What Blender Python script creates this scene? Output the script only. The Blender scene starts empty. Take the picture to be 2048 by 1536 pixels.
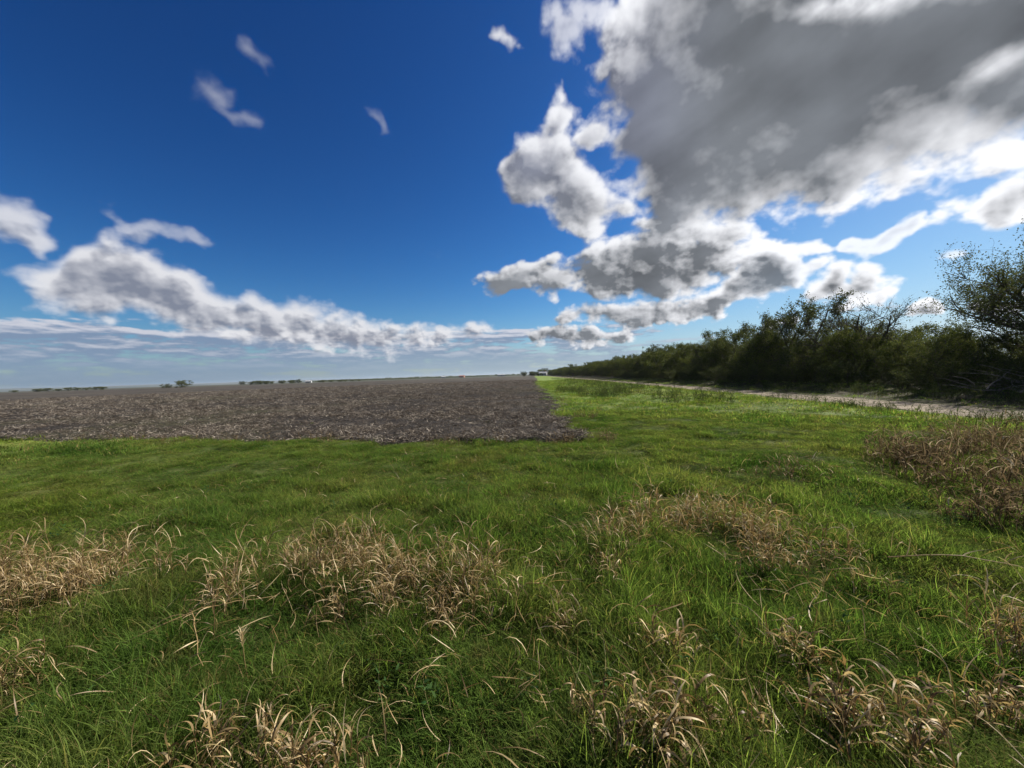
import bpy, bmesh, math, random
import numpy as np
from mathutils import Vector, Matrix, noise as mnoise
rng = np.random.default_rng(7)
random.seed(7)
SC = bpy.context.scene
COL = SC.collection
R = math.radians

# ---------------------------------------------------------------- camera
PITCH, ROLL, EYE = R(1.31), R(1.84), 1.70
cd = bpy.data.cameras.new('camera'); cam = bpy.data.objects.new('camera', cd); COL.objects.link(cam)
cd.sensor_width = 36.0; cd.lens = 771.0/2048*36; cd.clip_start = 0.05; cd.clip_end = 60000
cam.matrix_world = (Matrix.Translation((0, 0, EYE)) @ Matrix.Rotation(R(90)-PITCH, 4, 'X') @ Matrix.Rotation(-ROLL, 4, 'Z'))
SC.camera = cam

# ---------------------------------------------------------------- exposure, sampling
vs = SC.view_settings
vs.view_transform = 'Standard'; vs.look = 'None'; vs.gamma = 1; vs.use_curve_mapping = False
vs.exposure = 1.15
SC.cycles.use_denoising = True
SC.cycles.max_bounces = 6; SC.cycles.diffuse_bounces = 3; SC.cycles.transmission_bounces = 4; SC.cycles.glossy_bounces = 2
SC.cycles.transparent_max_bounces = 8
SC.cycles.caustics_reflective = False; SC.cycles.caustics_refractive = False
SC.cycles.sample_clamp_indirect = 4

# ---------------------------------------------------------------- sun
SUN_AZ, SUN_EL = R(60), R(37)            # azimuth clockwise from +Y
sd = bpy.data.lights.new('sun', 'SUN'); so = bpy.data.objects.new('sun', sd); COL.objects.link(so)
sd.energy = 4.9; sd.angle = R(0.6); sd.color = (1.0, 0.93, 0.82)
SUN = Vector((math.sin(SUN_AZ)*math.cos(SUN_EL), math.cos(SUN_AZ)*math.cos(SUN_EL), math.sin(SUN_EL)))
so.rotation_euler = SUN.to_track_quat('Z', 'Y').to_euler(); so.location = (30, 20, 60)

# ---------------------------------------------------------------- sky with clouds
# each cloud mass: edge width in degrees, opacity, paleness, outline as (azimuth, elevation) in degrees
CRISP = [
 (4.6,1,0,[(16.7,43.5),(14.5,39.3),(13.6,35.4),(13.2,32.6),(10.3,30.1),(12.6,26.3),(15.6,23.6),(19.6,20.1),(22.1,17.6),(26.4,17.2),(30.9,16.8),(35.1,16.9),(40.6,17.0),(44.6,16.8),(47.4,16.6),(47.4,18.2),(49.7,17.1),(51.5,17.1),(53.1,16.9),(58.8,17.2),(63.8,24.1),(60.6,34.3),(27.4,51.7)]),
 (2.6,0.95,0.35,[(4.9,32.1),(6.5,34.8),(8.3,37.4),(9.8,36.1),(11.5,34.3),(12.5,32.2),(10.3,30.9),(8.8,30.0),(10.2,28.2),(13.6,25.0),(18.3,22.6),(19.2,20.7),(14.5,19.2),(10.6,19.2),(7.1,21.4),(5.3,23.4),(2.0,24.1),(0.7,27.7),(2.3,29.9),(3.8,30.4)]),
 (3.5,0.62,0.6,[(5.5,44.5),(5.0,41.1),(6.0,38.9),(9.2,38.4),(12.1,40.0),(15.9,41.1),(17.1,44.2)]),
 (1.3,0.85,0.75,[(-3.0,41.4),(0.3,40.9),(3.7,38.2),(1.2,37.8),(-1.7,39.3)]),
 (2.3,1,0.12,[(-4.6,12.9),(-3.5,14.2),(1.0,15.1),(6.2,16.6),(9.1,17.4),(13.4,17.7),(16.8,18.6),(20.2,18.8),(25.2,17.1),(29.3,16.7),(33.0,15.3),(33.5,14.1),(30.9,13.1),(30.3,11.1),(26.2,9.7),(19.9,9.1),(13.9,10.3),(9.7,11.6),(3.1,12.3),(0.2,12.7),(-2.1,12.1)]),
 (1.3,1,0.2,[(5.2,8.3),(7.4,9.1),(12.5,9.7),(17.3,10.0),(21.9,9.2),(27.4,10.2),(30.3,10.2),(29.4,8.1),(28.5,6.3),(22.5,6.5),(17.2,6.2),(11.7,7.2),(7.4,7.5)]),
 (1.6,0.85,0.6,[(30.3,10.5),(29.2,12.5),(31.9,13.5),(35.5,13.1),(39.7,11.6),(38.8,10.6),(36.9,10.0),(35.9,8.5),(32.9,8.0),(30.8,8.6)]),
 (1.1,0.9,0.25,[(1.4,6.3),(5.2,7.2),(11.0,6.8),(17.2,5.8),(19.8,4.3),(15.1,3.8),(8.7,4.1),(4.3,4.7)]),
 (1.5,0.95,0.75,[(36.4,7.8),(37.6,9.6),(39.9,11.6),(41.6,10.8),(41.6,9.9),(43.2,10.2),(45.1,8.2),(44.7,6.5),(41.3,6.3),(37.3,6.5)]),
 (1.1,0.75,0.8,[(42.8,13.2),(44.0,15.2),(46.6,15.4),(47.4,13.8),(45.7,12.6),(44.0,12.3),(42.8,11.7),(40.5,12.5),(41.0,13.5)]),
 (1.8,0.95,0.8,[(46.9,13.6),(47.1,15.6),(49.7,15.6),(51.5,15.9),(53.1,16.5),(56.7,16.5),(56.8,12.0),(53.1,12.0),(50.6,12.2),(48.7,12.8)]),
 (0.9,0.85,0.8,[(35.3,13.5),(38.8,14.0),(40.2,13.0),(37.0,12.8)]),
 (1,0.8,0.8,[(47.3,9.7),(49.4,10.8),(50.2,10.1),(48.7,9.2)]),
 (0.9,0.9,0.7,[(32.9,4.9),(34.2,6.0),(36.4,5.9),(36.8,4.3),(33.4,4.3)]),
 (0.8,0.9,0.8,[(45.1,5.2),(46.3,5.9),(48.4,5.4),(48.7,4.5),(45.2,4.7)]),
 (0.9,0.9,0.8,[(50.0,5.7),(52.8,5.7),(53.0,3.4),(50.3,3.8)]),
 (2,1,0.1,[(18.2,20.2),(30.9,18.0),(33.5,15.8),(32.0,14.4),(21.4,16.7),(16.8,18.6)]),
 (1.6,0.9,0.5,[(28.6,11.3),(30.9,13.4),(35.0,13.8),(36.9,12.3),(31.9,8.4),(28.0,8.3)]),
]
SOFT = [
 (3.4,1,0.3,[(-52.2,10.6),(-51.3,12.2),(-48.6,14.8),(-46.1,15.6),(-43.5,15.3),(-41.4,14.3),(-39.8,12.6),(-37.6,11.8),(-36.0,10.6),(-33.8,10.8),(-31.2,10.2),(-28.4,10.7),(-24.9,9.3),(-19.5,8.4),(-15.9,7.3),(-11.0,7.6),(-3.3,7.9),(-2.4,6.4),(-9.6,5.1),(-15.3,3.9),(-21.4,3.3),(-28.6,4.2),(-33.2,4.7),(-37.4,5.5),(-41.7,6.1),(-44.6,7.3),(-47.0,7.0),(-49.4,7.5),(-51.3,8.3)]),
 (2.2,0.9,0.3,[(-54.9,15.7),(-52.4,16.7),(-50.5,16.9),(-49.7,15.8),(-49.0,13.9),(-50.4,11.8),(-51.6,11.7),(-52.0,13.0),(-52.8,13.1),(-55.1,11.9)]),
 (2,0.62,0.3,[(-46.0,17.2),(-45.1,17.6),(-44.1,16.7),(-41.3,17.0),(-38.7,17.3),(-36.9,16.3),(-38.4,15.0),(-39.7,15.6),(-41.7,15.9),(-44.5,15.9)]),
 (2.2,0.5,0.3,[(-33.8,36.2),(-32.5,36.3),(-31.0,35.4),(-32.3,34.9)]),
 (2.6,0.55,0.3,[(-38.0,31.7),(-35.7,32.2),(-34.7,31.0),(-36.8,29.1),(-37.4,30.4)]),
 (2,0.5,0.3,[(-35.6,29.6),(-33.8,31.2),(-31.3,31.0),(-33.9,29.0)]),
 (1.5,0.5,0.3,[(-19.8,31.7),(-18.2,32.1),(-17.2,30.9),(-18.6,30.6)]),
 (2.6,0.45,0.3,[(-48.5,31.0),(-47.2,31.2),(-45.9,30.7),(-47.6,30.2)]),
 (1.2,0.7,0.3,[(-52.9,17.5),(-52.1,17.7),(-51.9,16.9),(-52.9,16.5)]),
 (1.6,0.25,0.3,[(-12.7,17.0),(-10.6,17.1),(-10.7,16.2),(-12.8,16.2)]),
 (1.2,0.4,0.3,[(-36.2,10.8),(-34.8,10.5),(-34.0,9.7),(-35.8,10.0)]),
]
THIN = [ (51.49,25.23,3.44,1.59,6.83,0.55), (41.22,34.45,7.32,1.58,-15.35,0.45), (43.61,34.44,21.66,3.57,-22.18,0.2), (19.5,39.24,7.94,4.73,-13.66,0.3), (41.43,17.05,8.38,1.49,-2.29,0.12), (51.75,18.77,2.27,1.2,5.9,0.15) ]


class NB:
    """short node expressions"""
    def __init__(s, tree): s.t = tree
    def n(s, typ, **kw):
        nd = s.t.nodes.new(typ)
        for k, v in kw.items(): setattr(nd, k, v)
        return nd
    def put(s, sock, v):
        if hasattr(v, 'is_output'): s.t.links.new(v, sock)
        else: sock.default_value = v
    def m(s, op, a, b=None, c=None, clamp=False):
        nd = s.n('ShaderNodeMath', operation=op, use_clamp=clamp)
        for i, v in enumerate((a, b, c)):
            if v is not None: s.put(nd.inputs[i], v)
        return nd.outputs[0]
    def v(s, op, a, b=None, out=0):
        nd = s.n('ShaderNodeVectorMath', operation=op)
        s.put(nd.inputs[0], a)
        if b is not None: s.put(nd.inputs['Scale'] if op == 'SCALE' else nd.inputs[1], b)
        return nd.outputs[out]
    def xyz(s, x, y, z):
        nd = s.n('ShaderNodeCombineXYZ')
        for i, q in enumerate((x, y, z)): s.put(nd.inputs[i], q)
        return nd.outputs[0]
    def sep(s, a):
        nd = s.n('ShaderNodeSeparateXYZ'); s.put(nd.inputs[0], a); return nd.outputs
    def rng(s, x, a, b, c=0.0, d=1.0, smooth=True):
        nd = s.n('ShaderNodeMapRange', interpolation_type='SMOOTHSTEP' if smooth else 'LINEAR')
        for i, q in enumerate((x, a, b, c, d)): s.put(nd.inputs[i], q)
        return nd.outputs[0]
    def noise(s, vec, scale, detail=4, rough=.5, dist=0.0, typ='FBM', out=0, dim='3D', lac=2.0):
        nd = s.n('ShaderNodeTexNoise', noise_dimensions=dim, noise_type=typ)
        if typ == 'FBM': nd.normalize = True
        s.put(nd.inputs['Vector'], vec); nd.inputs['Scale'].default_value = scale
        nd.inputs['Detail'].default_value = detail; nd.inputs['Roughness'].default_value = rough
        nd.inputs['Lacunarity'].default_value = lac
        s.put(nd.inputs['Distortion'], dist)
        return nd.outputs[out]
    def mix(s, f, a, b, blend='MIX'):
        nd = s.n('ShaderNodeMix', data_type='RGBA', blend_type=blend)
        s.put(nd.inputs[0], f); s.put(nd.inputs[6], a); s.put(nd.inputs[7], b)
        return nd.outputs[2]

# ---- cloud field on the sky sphere: azimuth/elevation window in degrees
AZ0, AZ1, EL0, EL1, DEG = -75.0, 75.0, -1.0, 64.0, 0.06
_GT = np.random.default_rng(11).random((256, 256)).astype(np.float32)*2*np.pi
_GX, _GY = np.cos(_GT), np.sin(_GT)
def perlin(x, y):
    xi = np.floor(x); yi = np.floor(y); fx = (x-xi).astype(np.float32); fy = (y-yi).astype(np.float32)
    xi = xi.astype(np.int32) & 255; yi = yi.astype(np.int32) & 255; x1 = (xi+1) & 255; y1 = (yi+1) & 255
    u = fx*fx*fx*(fx*(fx*6-15)+10); v = fy*fy*fy*(fy*(fy*6-15)+10)
    def gr(a, b, dx, dy):
        i = b*256+a
        return np.take(_GX.ravel(), i)*dx+np.take(_GY.ravel(), i)*dy
    a = gr(xi, yi, fx, fy); b = gr(x1, yi, fx-1, fy); c = gr(xi, y1, fx, fy-1); d = gr(x1, y1, fx-1, fy-1)
    a += u*(b-a); c += u*(d-c)
    return (a+v*(c-a))*1.5
def fbm(x, y, o, rough=.5, billow=False):
    s = 0; a = 1.0; f = 1.0; tot = 0
    for i in range(o):
        n = perlin(x*f+17.3*i, y*f+5.9*i)
        s = s+a*((np.abs(n)*2-.55) if billow else n); tot += a; a *= rough; f *= 2.03
    return s/tot
def sstep(a, b, x):
    t = np.clip((x-a)/(b-a), 0, 1); return t*t*(3-2*t)
def resize(a, H, W):
    h, w = a.shape
    yy = np.linspace(0, h-1, H); xx = np.linspace(0, w-1, W)
    y0 = np.minimum(yy.astype(int), h-2); x0 = np.minimum(xx.astype(int), w-2); fy = (yy-y0)[:, None].astype(np.float32); fx = (xx-x0)[None].astype(np.float32)
    r = a[y0]*(1-fy)+a[y0+1]*fy
    return r[:, x0]*(1-fx)+r[:, x0+1]*fx
def poly_sdf(px, py, pts):
    """signed distance (degrees, + inside) of points to a polygon"""
    d2 = np.full(px.shape, 1e9, np.float32); ins = np.zeros(px.shape, bool)
    n = len(pts)
    for i in range(n):
        ax, ay = pts[i]; bx, by = pts[(i+1) % n]
        ex, ey = bx-ax, by-ay
        t = np.clip(((px-ax)*ex+(py-ay)*ey)/(ex*ex+ey*ey+1e-9), 0, 1)
        d2 = np.minimum(d2, (px-ax-t*ex)**2+(py-ay-t*ey)**2)
        if by != ay:
            c = ((ay > py) != (by > py)) & (px < ex*(py-ay)/ey+ax); ins ^= c
    return np.where(ins, 1, -1)*np.sqrt(d2)
def multi(az, el, o, rough, billow, base, asp=1.35, seed=0.):
    """noise whose features shrink towards the horizon, where clouds are farther off"""
    lo = sstep(4, 14, el); hi = sstep(12, 30, el)
    out = 0
    for wl, wt in ((base*.3, 1-lo), (base*.55, lo*(1-hi)), (base, hi)):
        out = out+wt*fbm(az/wl+seed, el*asp/wl+seed*1.7, o, rough, billow)
    return out
def cloud_fields():
    W = int((AZ1-AZ0)/DEG); H = int((EL1-EL0)/DEG)
    az, el = np.meshgrid(np.linspace(AZ0, AZ1, W, dtype=np.float32), np.linspace(EL0, EL1, H, dtype=np.float32))
    q = 4
    caz, cel = az[::q, ::q], el[::q, ::q]
    sc = np.clip(.30+cel/34, .3, 1.15)
    wx = multi(caz, cel, 4, .5, False, 11, seed=3.1)*3.6*sc; wy = multi(caz, cel, 4, .5, False, 11, seed=8.4)*2.4*sc
    up = lambda a: resize(a.astype(np.float32), H, W)
    def body(polys):
        acc = g = ws = op = 0
        for w, s, gr, pts in polys:
            f = np.clip(poly_sdf(caz+wx, cel+wy, pts)/w+.10, -3, None)
            f = np.where(f > 0, 1-np.exp(-f*1.1), f)
            wt = np.exp(3.0*np.clip(f, -3, 2)); g = g+wt*gr; ws = ws+wt; op = op+wt*s
            acc = f if np.isscalar(acc) else np.maximum(acc, f)
        return up(acc), up(g/ws), up(op/ws)
    n1 = multi(az, el, 7, .52, False, 13, seed=1.2); bl = multi(az, el, 4, .45, True, 8, seed=5.5)
    Bc, Gc, Oc = body(CRISP)
    deep = up(poly_sdf(caz+wx*1.5, cel+wy*1.5, CRISP[0][3]))
    edge = 1-.72*sstep(.45, .95, Bc)
    Dc = Bc*Oc**.5+(n1*2.1+bl*.75)*.72*edge
    n2 = multi(az, el, 7, .52, False, 11, seed=2.7)
    Bs, Gs, Os = body(SOFT)
    bs = multi(az, el, 3, .42, True, 8, seed=6.6)
    Ds = Bs*Os**.5+(n2*1.7+bs*.35)*(.50-.30*sstep(.1, .6, Bs))
    return az, el, Bc, Dc, Bs, Ds, n1, bl, n2, Gc, Gs, Oc, Os, bs, deep
def shift_sun(T, az, el, dist, up=0.):
    """T sampled at a point moved by dist degrees towards the sun"""
    dx = math.degrees(SUN_AZ)-az; dy = math.degrees(SUN_EL)+6-el+up*np.abs(dx)
    l = np.sqrt(dx*dx+dy*dy)+6; sc = np.clip(.25+el/30, .25, 1.2)*dist
    ix = np.clip(((az+dx/l*sc)-AZ0)/DEG, 0, T.shape[1]-1).astype(np.int32); iy = np.clip(((el+dy/l*sc)-EL0)/DEG, 0, T.shape[0]-1).astype(np.int32)
    return T[iy, ix]
def cloud_image():
    az, el, Bc, Dc, Bs, Ds, n1, bl, n2, Gc, Gs, Oc, Os, bs, deep = cloud_fields()
    near = np.cos(np.radians(az-math.degrees(SUN_AZ)))*np.cos(np.radians(el-math.degrees(SUN_EL)))
    near = sstep(.25, 1.0, near)[..., None]
    def light(D, dists, k, up=0.):
        T = np.clip(D, 0, 1.2); tau = 0
        for d in dists: tau = tau+shift_sun(T, az, el, d, up)
        return np.exp(-k*tau/len(dists))
    c3 = lambda *c: np.array(c, np.float32)
    # low bank of stratus: long flat strips, pale tops
    k = np.clip(el, 0.0, 20)
    st = fbm(az/9.+.6*np.log(k+2), el/1.25, 6, .55)+.35*fbm(az/3.1, el/.62, 5, .55, True)
    env = sstep(8.0, 5.6, el)*(.1+.9*sstep(32, 10, az))
    dens = st*1.5+1.25*env-.72
    a_b = sstep(-.1, .45, dens)*sstep(-1, .4, el+.6)*(.88-.25*sstep(4, 0, el))*sstep(8.2, 6.6, el)
    top = np.clip((dens-np.roll(dens, -int(.5/DEG), 0))*1.35+.10, 0, 1)*(.35+.65*sstep(1.5, 5.5, el))
    col_b = c3(.175, .225, .335)*(1-top[..., None])+c3(.56, .55, .60)*top[..., None]
    warm = sstep(5, .3, el)*.6
    col_b = col_b*(1-warm[..., None])+c3(.225, .315, .47)*warm[..., None]
    rgb = col_b; A = a_b
    def over(rgb, A, c, a):
        return c*a[..., None]+rgb*(1-a[..., None]), a+A*(1-a)
    rgb = rgb*A[..., None]
    air = .97*np.exp(-np.clip(el, 0, None)/(3.0+5.5*sstep(5, 40, az)))
    lft = sstep(-4, -50, az)[..., None]; rt = sstep(5, 40, az)[..., None]
    rgb, A = over(rgb, A, (c3(.10, .172, .262)*lft+c3(.21, .285, .35)*(1-lft))*(1-rt)+c3(.30, .43, .55)*rt, air*.86)
    # left clouds, seen from their sunlit right
    a = sstep(-.03, .50, Ds)*np.clip(Os, 0, 1)**1.5
    L = light(Ds+.4*bs+.5*n2, (.5, 1.0, 1.8, 2.8, 4.2), 2.0, 1.6)
    hgt = .40*bs+.9*n2+.35*np.clip(Ds, -.5, 1)
    relief = np.clip((hgt-shift_sun(hgt, az, el, .9, .8))*.9+(hgt-shift_sun(hgt, az, el, 2.2, .8))*.7, -.5, .5)
    lum = np.clip(L*2.1-.36+.25*(bs+.08)+.2*n2+relief*.75, 0, 1)
    lum = lum*(1-.6*sstep(.3, 1.0, Bs)*(1-L))
    c = c3(.175, .192, .245)*(1-lum[..., None])+c3(.63, .63, .655)*lum[..., None]
    rgb, A = over(rgb, A, c, a*.96)
    # right cumulus, against the light
    nr = near[..., 0]
    a = sstep(-.10, .46, Dc)*np.clip(Oc*1.1, 0, 1)
    L = light(Dc+.30*bl+.5*n1, (.5, 1.0, 1.8, 3.0, 5.0), 1.6, .35)
    hgt = .30*bl+.9*n1+.35*np.clip(Dc, -.5, 1)
    relief = np.clip((hgt-shift_sun(hgt, az, el, .8, .4))*.7+(hgt-shift_sun(hgt, az, el, 2.4, .4))*.9, -.5, .6)
    streak = fbm((az*.55+el*.15)*.05+3, (el-az*.33)*.15, 5, .5)
    nb = fbm(az/17+4, el/10+2, 3, .45)
    thin = 0
    for ca, ce, ra, rb, rot, st in THIN:
        cr, sr = math.cos(math.radians(rot)), math.sin(math.radians(rot))
        dx, dy = az-ca, el-ce
        thin = thin+st*np.exp(-((dx*cr+dy*sr)/ra)**2-((dy*cr-dx*sr)/rb)**2)
    thin = thin*(1+.9*streak+1.2*n1+.8*nb)
    big = 1-sstep(.0, .12, Gc)                      # the one great cloud overhead
    thick = sstep(.0, .95, .35*Dc+.65*Bc+big*.22+.10*streak+(.10-.04*big)*bl-thin)
    thick = thick*(1-big*(1-sstep(-1, 13, deep+5*n1+2.5*nb))*.30)
    rim = (1-thick)*(.34+.7*nr*nr)
    lum = rim*.95+L*(.34+.32*nr)*1.5-.33+.22*(bl+.08)*(1-.85*thick)+.25*n1*(1-thick)+Gc*.38+relief*(1-.55*big*sstep(.2, .7, thick))*.85
    lum = np.clip(lum, 0, 1.3); lum = lum/(1+.25*lum**3)
    lum = lum*(1-.25*sstep(.6, 1, thick))
    dark = c3(.132, .143, .160)*(1+.42*streak[..., None]+.50*n1[..., None]+.55*nb[..., None])
    dark = dark*(1+c3(.12, .12, .32)*sstep(32, 12, az)[..., None]*sstep(14, 34, el)[..., None])
    white = c3(.66, .665, .69)*(1+.5*near)
    c = dark*(1-lum[..., None])+white*lum[..., None]
    rgb, A = over(rgb, A, c, a)
    fade = (sstep(75, 71, np.abs(az))*sstep(64, 60, el)).astype(np.float32)
    return (rgb*fade[..., None]).astype(np.float32), (A*fade).astype(np.float32)

def build_world():
    W = bpy.data.worlds.new('World'); SC.world = W; W.use_nodes = True
    t = W.node_tree; t.nodes.clear(); b = NB(t)
    sky = b.n('ShaderNodeTexSky', sky_type='NISHITA', sun_disc=False)
    sky.sun_elevation = SUN_EL; sky.sun_rotation = SUN_AZ
    sky.altitude = 400; sky.air_density = 1.0; sky.dust_density = .45; sky.ozone_density = 4.5
    STR = 0.075
    dirv = b.n('ShaderNodeTexCoord').outputs['Generated']
    x, y, z = b.sep(dirv)
    az = b.m('MULTIPLY', b.m('ARCTAN2', x, y), 180/math.pi)
    el = b.m('MULTIPLY', b.m('ARCSINE', z), 180/math.pi)
    base = b.n('ShaderNodeHueSaturation'); b.put(base.inputs['Color'], sky.outputs[0]); base.inputs['Saturation'].default_value = 1.22
    # the camera's contrast on the clear sky: deeper overhead, pale low down
    gam = b.n('ShaderNodeGamma'); b.put(gam.inputs[0], b.v('SCALE', base.outputs[0], STR*1.27)); gam.inputs[1].default_value = 1.55
    gs = b.v('SCALE', gam.outputs[0], 1.9)
    skyc = b.v('SCALE', b.v('DIVIDE', gs, b.v('ADD', b.v('SCALE', gs, .45), (1, 1, 1))), 1/1.27)
    # clouds of the same kind in the rest of the sky
    rest = b.m('MAXIMUM', b.rng(b.m('ABSOLUTE', az), 68, 76), b.rng(el, 57, 64))
    zz = b.m('DIVIDE', 1.0, b.m('ADD', b.m('MAXIMUM', z, 0.0), .12))
    n0 = b.noise(b.xyz(b.m('MULTIPLY', x, zz), b.m('MULTIPLY', y, zz), 0.0), 1.0, 6, .55)
    cov = b.m('MULTIPLY', b.m('MULTIPLY', rest, b.rng(n0, .50, .60)), b.rng(z, -.02, .05))
    under = b.mix(cov, skyc, b.mix(b.rng(n0, .52, .70), (.55, .55, .58, 1), (.17, .175, .2, 1)))
    rgb, A = cloud_image()
    h, w = A.shape
    img = bpy.data.images.new('cloud_field', w, h, alpha=True, float_buffer=True)
    img.colorspace_settings.name = 'Non-Color'; img.alpha_mode = 'CHANNEL_PACKED'
    px = np.empty((h, w, 4), np.float32); px[..., :3] = rgb; px[..., 3] = A
    img.pixels.foreach_set(px.ravel()); img.update()
    tx = b.n('ShaderNodeTexImage', extension='CLIP', interpolation='Cubic'); tx.image = img
    b.put(tx.inputs[0], b.xyz(b.m('MULTIPLY_ADD', az, 1/(AZ1-AZ0), -AZ0/(AZ1-AZ0)), b.m('MULTIPLY_ADD', el, 1/(EL1-EL0), -EL0/(EL1-EL0)), 0.0))
    fin = b.v('ADD', b.v('SCALE', under, b.m('SUBTRACT', 1.0, tx.outputs[1])), tx.outputs[0])
    bg = b.n('ShaderNodeBackground'); b.put(bg.inputs[0], fin); bg.inputs[1].default_value = 2**(.35-vs.exposure)     # the sky values above are for exposure 0.35
    out = b.n('ShaderNodeOutputWorld'); t.links.new(bg.outputs[0], out.inputs[0])
    W.cycles.sampling_method = 'MANUAL'; W.cycles.sample_map_resolution = 512
build_world()

# ================================================================ helpers
def link(name, me, parent=None, loc=None):
    o = bpy.data.objects.new(name, me); COL.objects.link(o)
    if parent is not None: o.parent = parent
    if loc is not None: o.location = loc
    return o
def tag(o, label=None, cat=None, group=None, kind=None):
    for k, v in (('label', label), ('category', cat), ('group', group), ('kind', kind)):
        if v: o[k] = v
    return o
def empty(name, loc, rz=0):
    o = link(name, None, loc=loc); o.rotation_euler = (0, 0, rz); o.empty_display_size = .2; return o
def mesh_np(name, V, F, mat=None, smooth=True, attrs=None):
    """V (n,3); F list of equal-length index arrays (m,3) or (m,4), or one such array"""
    V = np.asarray(V, np.float32); Fs = F if isinstance(F, list) else [F]
    Fs = [np.asarray(f, np.int32) for f in Fs if len(f)]
    me = bpy.data.meshes.new(name)
    nl = sum(f.size for f in Fs); npoly = sum(len(f) for f in Fs)
    me.vertices.add(len(V)); me.vertices.foreach_set('co', V.ravel())
    me.loops.add(nl); me.loops.foreach_set('vertex_index', np.concatenate([f.ravel() for f in Fs]))
    me.polygons.add(npoly)
    tot = np.concatenate([np.full(len(f), f.shape[1], np.int32) for f in Fs])
    me.polygons.foreach_set('loop_start', np.concatenate([[0], np.cumsum(tot)[:-1]]).astype(np.int32))
    me.polygons.foreach_set('use_smooth', np.full(npoly, smooth))
    for k, a in (attrs or {}).items():
        me.attributes.new(k, 'FLOAT', 'POINT').data.foreach_set('value', np.asarray(a, np.float32))
    me.update(calc_edges=True)
    if mat: me.materials.append(mat)
    return me
def copy_tree(o, parent=None):
    c = o.copy(); COL.objects.link(c); c.parent = parent
    for ch in o.children: copy_tree(ch, c)
    return c

def new_mat(name):
    m = bpy.data.materials.new(name); m.use_nodes = True; m.node_tree.nodes.clear()
    b = NB(m.node_tree); out = b.n('ShaderNodeOutputMaterial'); return m, b, out
def ramp(b, f, stops):
    nd = b.n('ShaderNodeValToRGB'); b.put(nd.inputs[0], f); cr = nd.color_ramp
    while len(cr.elements) < len(stops): cr.elements.new(.5)
    for e, (p, c) in zip(cr.elements, stops): e.position = p; e.color = (*c, 1)
    return nd.outputs[0]
def pos(b): return b.n('ShaderNodeNewGeometry').outputs['Position']
def attr(b, name, typ='GEOMETRY'):
    nd = b.n('ShaderNodeAttribute', attribute_type=typ); nd.attribute_name = name; return nd.outputs['Fac']
def leaf_shader(b, out, col, trans=.45, gloss=.0, rough=.45, tcol=None):
    d = b.n('ShaderNodeBsdfDiffuse'); b.put(d.inputs[0], col)
    t = b.n('ShaderNodeBsdfTranslucent'); b.put(t.inputs[0], tcol if tcol is not None else col)
    mx = b.n('ShaderNodeMixShader'); mx.inputs[0].default_value = trans
    b.t.links.new(d.outputs[0], mx.inputs[1]); b.t.links.new(t.outputs[0], mx.inputs[2]); last = mx
    if gloss:
        g = b.n('ShaderNodeBsdfGlossy'); g.inputs[0].default_value = (1, 1, 1, 1); g.inputs['Roughness'].default_value = rough
        m2 = b.n('ShaderNodeMixShader'); m2.inputs[0].default_value = gloss
        b.t.links.new(mx.outputs[0], m2.inputs[1]); b.t.links.new(g.outputs[0], m2.inputs[2]); last = m2
    b.t.links.new(last.outputs[0], out.inputs[0])
def principled(b, out, col, rough=.9, normal=None, spec=.2):
    p = b.n('ShaderNodeBsdfPrincipled'); b.put(p.inputs['Base Color'], col); b.put(p.inputs['Roughness'], rough)
    p.inputs['Specular IOR Level'].default_value = spec
    if normal is not None: b.put(p.inputs['Normal'], normal)
    b.t.links.new(p.outputs[0], out.inputs[0])
def bump(b, h, strength=.5, dist=.05):
    nd = b.n('ShaderNodeBump'); b.put(nd.inputs['Height'], h); nd.inputs['Strength'].default_value = strength; nd.inputs['Distance'].default_value = dist
    return nd.outputs[0]

# ================================================================ lie of the land
# x to the right, y away from the camera, metres
FX = np.array([9.4, 11.5, 14.2, 15.6, 17, 19, 21, 25, 29.8, 48.5, 94, 145, 430.]); FR = np.array([2.0, 1.75, 2.25, 1.95, 1.75, 2.45, 2.4, 2.45, 2.7, 3.3, 5.7, 9.5, 25.])
def field_right(y): return np.interp(y, FX, FR)+(.30*perlin(np.asarray(y)*.9, np.asarray(y)*0+3.3)+.18*perlin(np.asarray(y)*2.9, np.asarray(y)*0+7.3))*np.clip(np.asarray(y)/12, 0, 3)
def field_front(x):
    x = np.asarray(x, float)
    return np.where(x > -60, 9.55-.185*(x-1.9), 21.0-.06*(x+60))+.30*perlin(x*.45, x*0+9.1)+.20*perlin(x*1.7, x*0+1.7)+.10*perlin(x*5.1, x*0+4.2)
def road_x(y): return 15.55+.05*np.asarray(y, float)
def in_field(x, y): return (y > field_front(x)) & (x < field_right(y))
def height(x, y):
    x = np.asarray(x, np.float32); y = np.asarray(y, np.float32)
    d = np.hypot(x, y)
    near = np.clip(1.5-d/60, 0, 1)
    rough = .085*perlin(x/2.1, y/1.8)+.075*perlin(x/.75+5, y/.75)+.10*perlin(x/6.5+9, y/5+2)
    u = x-road_x(y)
    lane = np.exp(-(u/2.6)**2)                            # the road lies smooth and a little low
    fld = sstep(.2, 1.2, np.minimum(y-(9.55-.185*(x-1.9)), np.interp(y, FX, FR)-x))
    h = rough*near*(1-.9*lane)*(1-.85*fld)-.13*lane
    h = h+.34*np.exp(-((u+7.2)/3.2)**2)*sstep(14, 30, y)*(1-sstep(180, 300, y))*(.8+.5*perlin(y/9, x*0+4))   # low weedy berm by the field
    h = h+.30*sstep(2.5, 5.5, u)*(1+.6*perlin(x/3, y/3)*near)                          # bank under the trees
    return h*np.clip(d/1.0, 0, 1)
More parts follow.
